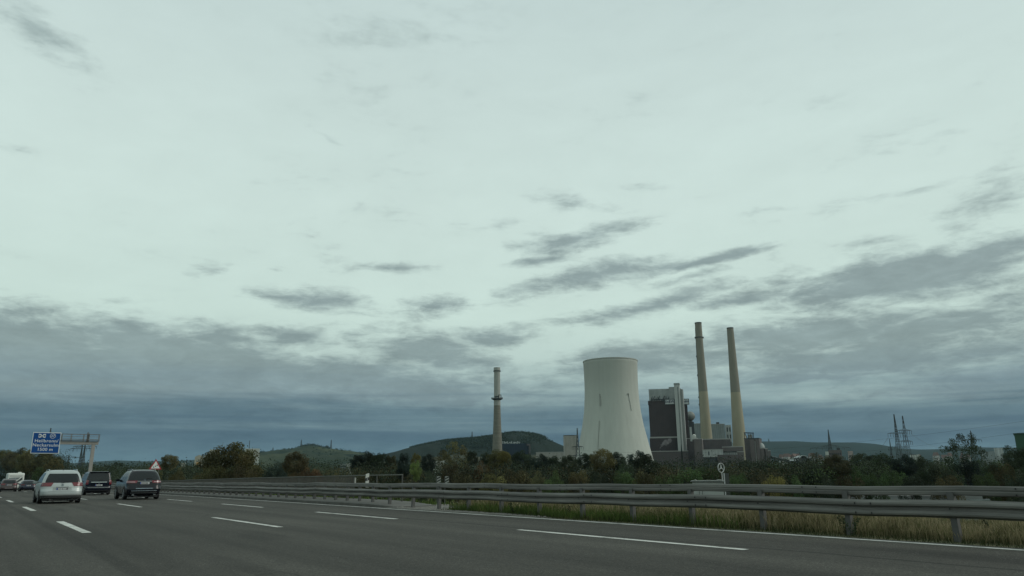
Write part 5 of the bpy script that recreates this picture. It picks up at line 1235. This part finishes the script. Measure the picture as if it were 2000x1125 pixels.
T = [
 (6, 878, 40, 540, 'round', 'olive', 'olive green tree at the far left behind the brown car'),
 (36, 874, 50, 400, 'round', 'brown', 'brownish tree crown left below the blue motorway sign'), (64, 877, 48, 320, 'round', 'olive', 'tree crown directly behind the lower left corner of the blue sign'),
 (88, 883, 46, 270, 'round', 'brown', 'brownish tree below the right half of the blue sign'), (106, 894, 30, 240, 'tall', 'olive', 'right end tree of the left roadside wood, stepping down'),
 (10, 902, 50, 500, 'bush', 'teal', 'very dark shrub at the left frame edge behind the traffic'), (50, 906, 60, 330, 'bush', 'dark', 'dark shrub behind the white motorhome'), (93, 907, 50, 246, 'bush', 'green', 'green shrub behind the roof of the silver minivan'),
 (322, 886, 15, 140, 'cone', 'dark', 'slim dark pointed tree right behind the triangle sign'), (303, 894, 14, 150, 'cone', 'mid', 'small pointed tree above the triangle sign'),
 (331, 887, 30, 120, 'round', 'olive', 'small round olive tree right of the triangle sign'), (300, 903, 40, 110, 'bush', 'olive', 'olive shrub directly behind the triangle sign'), (352, 905, 36, 115, 'bush', 'olive', 'low olive shrub in front of the small white house'),
 (452, 864, 96, 105, 'round', 'olive', 'big round autumn tree with brownish olive leaves between the white buildings'), (425, 893, 60, 100, 'bush', 'olive', 'shrub at the left foot of the big round tree'), (480, 893, 60, 100, 'bush', 'brown', 'shrub at the right foot of the big round tree'),
 (395, 911, 46, 110, 'bush', 'olive', 'low bush below the cream building'),
 (541, 893, 46, 100, 'bush', 'teal', 'dark green shrub right of the big round tree'), (578, 885, 46, 108, 'round', 'brown', 'brown small tree behind the dark green shrub'), (612, 903, 44, 100, 'bush', 'rust', 'rust red bush in front of the vineyard hill'), (585, 905, 50, 98, 'bush', 'rust', 'reddish brown bush left of the rust red bush'),
 (720, 881, 52, 135, 'round', 'dark', 'broad dark green tree behind the bridge railing'), (744, 884, 36, 130, 'round', 'dark', 'right half of the broad dark tree group'), (700, 889, 30, 132, 'round', 'teal', 'small dark tree at the left of the broad dark tree'),
 (764, 892, 22, 125, 'tall', 'brown', 'narrow brown tree left of the two black green trees'), (789, 888, 27, 110, 'tall', 'teal', 'left one of the two black green oval trees'), (813, 884, 18, 135, 'tall', 'ochre', 'yellowish narrow tree top between the two black green trees'),
 (812, 899, 22, 104, 'tall', 'lime', 'pale green small tree between the two black green trees'), (836, 886, 26, 110, 'tall', 'teal', 'right one of the two black green oval trees'),
 (893, 868, 46, 165, 'sparse', 'olive', 'light olive tree with a loose crown left of the short chimney'), (868, 883, 34, 150, 'sparse', 'olive', 'loose olive tree top left of the tallest olive tree'), (922, 880, 20, 140, 'tall', 'dark', 'dark narrow tree right of the loose olive tree'),
 (880, 893, 44, 120, 'bush', 'brown', 'red brown bush behind the striped marker boards'), (912, 895, 46, 118, 'bush', 'brown', 'brown bush in the middle of the autumn thicket'), (942, 891, 40, 116, 'bush', 'rust', 'reddish bush left of the yellow green tree'),
 (974, 877, 44, 125, 'round', 'olive', 'round green tree at the foot of the short chimney'), (984, 880, 24, 118, 'round', 'ochre', 'yellow green crown at the right foot of the short chimney'), (952, 883, 24, 135, 'round', 'dark', 'dark tree left of the chimney foot'),
 (1020, 879, 42, 140, 'round', 'mid', 'dull green tree in front of the blue steel hall'), (1054, 886, 32, 125, 'round', 'teal', 'dark round tree right of the blue steel hall'), (1080, 893, 40, 128, 'round', 'dark', 'dark green tree below the long low pale hall'),
 (1010, 903, 66, 105, 'bush', 'brown', 'broad brown bush right of the chimney foot'), (1050, 909, 50, 102, 'bush', 'brown', 'ochre brown bush below the dark round tree'), (1145, 887, 30, 120, 'round', 'dark', 'dark tree left in front of the cooling tower'), (1112, 891, 34, 124, 'round', 'mid', 'green tree in front of the beige silo block'),
 (1176, 879, 44, 116, 'round', 'olive', 'brown green tree in front of the cooling tower centre'), (1203, 885, 36, 118, 'round', 'dark', 'dark green tree right of the brown green one at the cooling tower'), (1225, 896, 30, 112, 'bush', 'mid', 'low bush in the dip before the cooling tower'),
 (1245, 879.5, 34, 125, 'round', 'teal', 'dark round crown against the lower right of the cooling tower'), (1262, 890, 50, 122, 'round', 'dark', 'wide dark tree at the right corner of the cooling tower'), (1300, 899, 60, 118, 'bush', 'olive', 'olive brown bush below the steam wisp'),
 (1332, 866, 7.5, 700, 'cone', 'teal', 'tall slim dark conifer before the stair tower'), (1345, 901, 60, 110, 'bush', 'green', 'green bush below the boiler house'), (1380, 899, 44, 112, 'bush', 'green', 'bright green bush left of the emblem sign'), (1425, 903, 50, 120, 'bush', 'olive', 'ochre green bush right of the emblem sign'),
 (1462, 899, 46, 130, 'round', 'dark', 'dark tree below the coal silos'), (1490, 911, 50, 105, 'bush', 'brown', 'brown bush below the silo group'), (1530, 901, 44, 120, 'bush', 'mid', 'green bush below the conveyor bridge'), (1560, 903, 46, 120, 'bush', 'dark', 'dark bush below the silver barrel roofs'),
 (1594, 884, 32, 170, 'sparse', 'brown', 'loose brown tree left of the white narrow building'), (1590, 897, 44, 115, 'bush', 'dark', 'dark bush below the loose brown tree'), (1632, 890, 46, 116, 'round', 'brown', 'brown tree in front of the brown office building'), (1682, 884, 34, 200, 'round', 'dark', 'dark tree right of the pale pink building'), (1703, 891, 34, 190, 'round', 'dark', 'second dark tree right of the pale pink building'),
 (1670, 899, 60, 115, 'bush', 'green', 'green bush below the pale pink building'), (1722, 889, 54, 150, 'round', 'mid', 'dull green tree left of the tall pylon pair'), (1763, 887, 44, 112, 'round', 'teal', 'darkest round tree below the tall pylon pair'), (1806, 890, 50, 120, 'round', 'mid', 'green tree right of the darkest round tree'),
 (1740, 905, 50, 105, 'bush', 'green', 'low green bush left below the pylon pair tree'), (1835, 896, 40, 115, 'bush', 'dark', 'dark bush left of the tall sparse tree'), (1880, 855, 62, 105, 'sparse', 'mid', 'tall sparse tree standing out against the sky at right'), (1890, 885, 46, 104, 'bush', 'teal', 'dark thicket at the foot of the tall sparse tree'),
 (1935, 890, 44, 108, 'bush', 'dark', 'dark bush below the pale horizon building'), (1971, 871, 15, 120, 'sparse', 'dark', 'thin bare looking tree near the right frame edge'), (1978, 880, 34, 112, 'round', 'dark', 'dark tree in front of the green building'), (2005, 875, 46, 105, 'round', 'mid', 'green tree cut by the right frame edge'), (1955, 893, 40, 106, 'bush', 'brown', 'brown bush near the right frame edge'),
 (215, 908, 30, 230, 'round', 'mid', 'distant small tree right of the gantry pole'), (226, 903, 8, 500, 'round', 'teal', 'left one of two tiny dark trees on the horizon right of the gantry'), (236, 903, 8, 500, 'round', 'teal', 'right one of two tiny dark trees on the horizon right of the gantry'),
 (262, 911, 46, 150, 'bush', 'green', 'green bush between the van and the triangle sign'), (200, 913, 50, 160, 'bush', 'mid', 'green bush behind the black van roof'), (150, 915, 40, 170, 'bush', 'mid', 'low green bush between the minivan and the van')]
T2 = [
 (705, 912, 40, 104, 'bush', 'brown', 'brown bush right behind the bridge railing end'), (655, 914, 44, 102, 'bush', 'olive', 'low olive bush between the red bush and the dark trees'), (500, 912, 50, 98, 'bush', 'olive', 'olive bush in front of the tall pale block'),
 (840, 911, 40, 100, 'bush', 'dark', 'dark low bush left of the marker boards'), (905, 912, 52, 96, 'bush', 'brown', 'broad brown bush right of the marker boards'), (965, 911, 50, 97, 'bush', 'olive', 'olive bush below the round chimney foot tree'),
 (1085, 909, 46, 100, 'bush', 'green', 'green bush below the beige silo block'), (1128, 908, 46, 97, 'bush', 'olive', 'olive bush below the dark lattice pylon'), (1170, 907, 50, 98, 'bush', 'dark', 'dark bush in front of the cooling tower foot'), (1216, 908, 46, 99, 'bush', 'green', 'fresh green bush right of the cooling tower centre'),
 (1258, 910, 46, 97, 'bush', 'olive', 'olive bush under the right cooling tower edge'), (1302, 913, 46, 99, 'bush', 'green', 'green bush left of the white pavilion'), (1440, 915, 40, 104, 'bush', 'green', 'green bush behind the grey panel'), (1510, 916, 50, 98, 'bush', 'ochre', 'ochre coloured low bush right of the silo group'),
 (1552, 917, 50, 97, 'bush', 'green', 'fresh green bush below the barrel roofs'), (1612, 915, 50, 98, 'bush', 'dark', 'dark bush left below the brown tree'), (1655, 914, 50, 97, 'bush', 'brown', 'brown bush right below the brown tree'), (1705, 914, 46, 98, 'bush', 'green', 'bright green bush left of the pylon pair foot'),
 (1782, 914, 50, 98, 'bush', 'dark', 'very dark bush right of the pylon pair foot'), (1845, 915, 50, 97, 'bush', 'olive', 'olive bush left of the sparse tree foot'), (1918, 912, 48, 98, 'bush', 'green', 'green bush right of the sparse tree foot'), (1988, 908, 50, 97, 'bush', 'dark', 'dark bush below the dark green building')]
for a in T + T2: tree(*a)
for kd in LIB:
    for c0, t0 in LIB[kd]: bpy.data.objects.remove(c0); bpy.data.objects.remove(t0)

# undergrowth that reads as one mass
def thicket(n, px0, px1, Z0, Z1, ytm, ysd, col, label, seed, s=.064, k=140, keep=None, r0=1.9):
    rs = np.random.default_rng(seed); C = []
    for _ in range(n):
        px_ = rs.uniform(px0, px1); Z = rs.uniform(Z0, Z1); q = hp(px_, 925, Z)
        if keep and not keep(px_, Z, q): continue
        yt = rs.normal(ytm, ysd); zt = hp(px_, yt, Z).z; zg = zground(q.x, q.y)
        if q.x < 22: continue
        zt = max(zt, zg + 1); r = r0 * rs.uniform(.7, 1.4)
        zlow = hp(px_, 962, Z).z; lvs = list(np.arange(zt - r * .5, max(zg + r * .3, zlow), -r)); lvs += list(np.arange((lvs[-1] if lvs else zt) - r * 1.3, zg, -r * 1.5))
        for lv in lvs:
            kk = k if lv > zlow else k // 4
            P = rs.normal(size=(kk, 3)) * .5; nn = np.linalg.norm(P, axis=1)[:, None] + 1e-6; P = P / nn * (rs.uniform(.3, 1, (kk, 1)) ** .5) * r
            C.append(P + (q.x + rs.normal() * .5, q.y + rs.normal() * .5, lv))
    C = np.concatenate(C); V, Fq = quads(C, np.full(len(C), s * r0 / .9), rs)
    o = npmesh("undergrowth", V, Fq, leaf); o.color = (*COLR[col], 1); return tag(o, label, 'undergrowth', kind='stuff')
kp = lambda px_, Z, q: not (1620 < px_ < 1950 and Z < 122) and not (1300 < px_ < 1520 and Z < 105)
thicket(520, 330, 1700, 114, 150, 920, 7, 'mid', 'mixed dull green undergrowth below the power plant', 31, keep=kp)
thicket(200, 560, 1650, 110, 125, 926, 5, 'brown', 'brownish autumn undergrowth below the power plant', 32, keep=kp)
thicket(260, 700, 1700, 112, 140, 921, 7, 'dark', 'dark undergrowth below the power plant', 36, keep=kp)
thicket(340, 1480, 2150, 114, 160, 915, 7, 'dark', 'dark green undergrowth at the right behind the guardrail', 33, keep=kp)
thicket(180, 1480, 2150, 110, 140, 919, 6, 'green', 'mid green undergrowth at the right behind the guardrail', 37, keep=kp)
thicket(300, 115, 420, 130, 260, 917, 3, 'mid', 'low green scrub behind the van and SUV', 34, r0=2.2, k=90)
thicket(700, 0, 125, 215, 560, 900, 8, 'dark', 'dark undergrowth of the wood behind the traffic at left', 35, r0=3.2, k=26)
thicket(500, 90, 640, 300, 900, 912, 3, 'mid', 'distant low trees across the valley at left', 38, r0=5.5, k=40)
thicket(700, 560, 2150, 300, 800, 903, 4, 'dark', 'distant low trees across the valley around the power plant', 39, r0=5.5, k=50)

# ================================================================== GRASS
def grassmat(name, stops):
    m = bpy.data.materials.new(name); m.use_nodes = True; t = m.node_tree; b = t.nodes['Principled BSDF']
    rnd = N(t, 'ShaderNodeNewGeometry').outputs['Random Per Island']; pos = N(t, 'ShaderNodeNewGeometry').outputs['Position']
    k = mth(t, 'ADD', mth(t, 'MULTIPLY', rnd, .55), mth(t, 'MULTIPLY', mapr(t, noise(t, pos, .9, 4)[0], .3, .7, 0, 1), .45))
    c = ramp(t, k, stops); t.links.new(c, b.inputs['Base Color']); b.inputs['Roughness'].default_value = .8; b.inputs['Specular IOR Level'].default_value = .15
    tr = N(t, 'ShaderNodeBsdfTranslucent', inp={0: c}); mxs = N(t, 'ShaderNodeMixShader', inp={0: .25, 1: b.outputs[0], 2: tr.outputs[0]})
    t.links.new(mxs.outputs[0], t.nodes['Material Output'].inputs[0]); return m
def blades(name, n, fx, fy, hmin, hmax, w0, m, label, seed, bend=.35, head=False):
    rs = np.random.default_rng(seed); x = fx(rs, n); y = fy(rs, n); h = rs.uniform(hmin, hmax, n)
    # clumps
    cl = (np.sin(x * 3.1 + y * 1.7) + np.sin(y * 2.3 - x * 1.1) + np.sin(y * .7)) / 3; h = h * (1 + .3 * cl) * np.where(rs.random(n) < .1, 1.25, 1)
    h = h * np.clip((x - 13.55) / .7, .22, 1)
    z = np.array([zground(a, b) for a, b in zip(x, y)]) - .02
    a = rs.uniform(0, 2 * np.pi, n); lean = rs.normal(0, bend, n) * h; la = rs.uniform(0, 2 * np.pi, n)
    w = w0 * rs.uniform(.6, 1.5, n) * (1 + .02 * y)
    dx, dy = np.cos(a) * w, np.sin(a) * w; lx, ly = np.cos(la) * lean, np.sin(la) * lean
    P = lambda t, s: np.stack([x + lx * t * t + dx * s, y + ly * t * t + dy * s, z + h * t], 1)
    if head: rows = [(0, .5), (.55, .35), (.72, 1.0), (1, .35)]
    else: rows = [(0, 1), (.4, .85), (.75, .5), (1, .08)]
    V = np.stack([q for t, s in rows for q in (P(t, -s), P(t, s))], 1).reshape(-1, 3)
    b = np.arange(n)[:, None] * 8; Fq = np.concatenate([b + np.array([2 * i, 2 * i + 1, 2 * i + 3, 2 * i + 2]) for i in range(3)], 0)
    return tag(npmesh(name, V, Fq, m), label, 'grass', kind='stuff')
gg = grassmat('green_grass', [(0, (.035, .058, .016, 1)), (.5, (.075, .115, .028, 1)), (.85, (.12, .16, .045, 1)), (1, (.22, .20, .08, 1))])
gs = grassmat('straw_grass', [(0, (.055, .06, .03, 1)), (.35, (.18, .16, .085, 1)), (.7, (.31, .265, .155, 1)), (1, (.44, .38, .24, 1))])
gd_ = grassmat('low_grass', [(0, (.022, .034, .014, 1)), (.6, (.055, .065, .026, 1)), (1, (.13, .11, .055, 1))])
ux = lambda a, b: (lambda rs, n: rs.uniform(a, b, n)); 
blades('grass', 38000, ux(13.62, 17.8), lambda rs, n: rs.uniform(-4, 24, n), .05, .17, .006, gd_, 'low dark grass along the asphalt edge', 1)
blades('grass', 34000, ux(14.2, 18.0), lambda rs, n: 11 + 12.5 * rs.beta(1.3, 1.1, n), .12, .34, .006, gg, 'green grass under the guardrail before the bridge end', 2)
blades('grass', 16000, ux(14.6, 18.0), lambda rs, n: rs.triangular(-4, 6, 18, n), .12, .30, .006, gg, 'green blades among the straw coloured grass', 3)
blades('dry_grass', 40000, ux(14.3, 18.0), lambda rs, n: rs.triangular(-5, 4, 15.5, n), .14, .36, .005, gs, 'tall straw coloured grass with seed heads under the guardrail', 4, bend=.3, head=True)
blades('dry_grass', 13000, ux(14.6, 18.0), lambda rs, n: rs.uniform(9, 24, n), .25, .45, .005, gs, 'scattered straw stalks in the green grass', 5, head=True)
blades('grass', 12000, ux(17.5, 24), lambda rs, n: rs.uniform(-4, 60, n), .12, .4, .012, gg, 'rough grass on the embankment slope', 6)
# weeds: a few dark leafy stalks
rs = np.random.default_rng(77); C = []
for y in (6.2, 8.3, 8.6, 11.8, 14.5, 14.9, 17.2, 19.6, 3.4, 23, 26, 25.5):
    x = rs.uniform(14.1, 15.6); h = rs.uniform(.3, .6); z = zground(x, y)
    for _ in range(4):
        ang = rs.uniform(0, 6.28); t = rs.uniform(0, 1, (60, 1)); C.append(np.concatenate([x + np.cos(ang) * t * .16 + rs.normal(0, .018, (60, 1)), y + np.sin(ang) * t * .16 + rs.normal(0, .018, (60, 1)), z + t * h], 1))
C = np.concatenate(C); V, Fq = quads(C, np.full(len(C), .02), rs); o = npmesh('weeds', V, Fq, leaf); o.color = (.03, .042, .02, 1); tag(o, 'dark leafy weed stalks among the grass by the guardrail', 'weeds', kind='stuff')

# ================================================================== HAZE
hb = MB().box((-9500, -6500, -9), (12500, 12500, 330)).build('haze', asphalt)
m = bpy.data.materials.new('haze'); m.use_nodes = True; t = m.node_tree; t.nodes.clear()
v = N(t, 'ShaderNodeVolumePrincipled', inp={'Color': (.50, .80, .96, 1), 'Density': HAZE, 'Anisotropy': 0.0}); oo = N(t, 'ShaderNodeOutputMaterial'); t.links.new(v.outputs[0], oo.inputs[1])
hb.data.materials.clear(); hb.data.materials.append(m); tag(hb, kind='stuff')
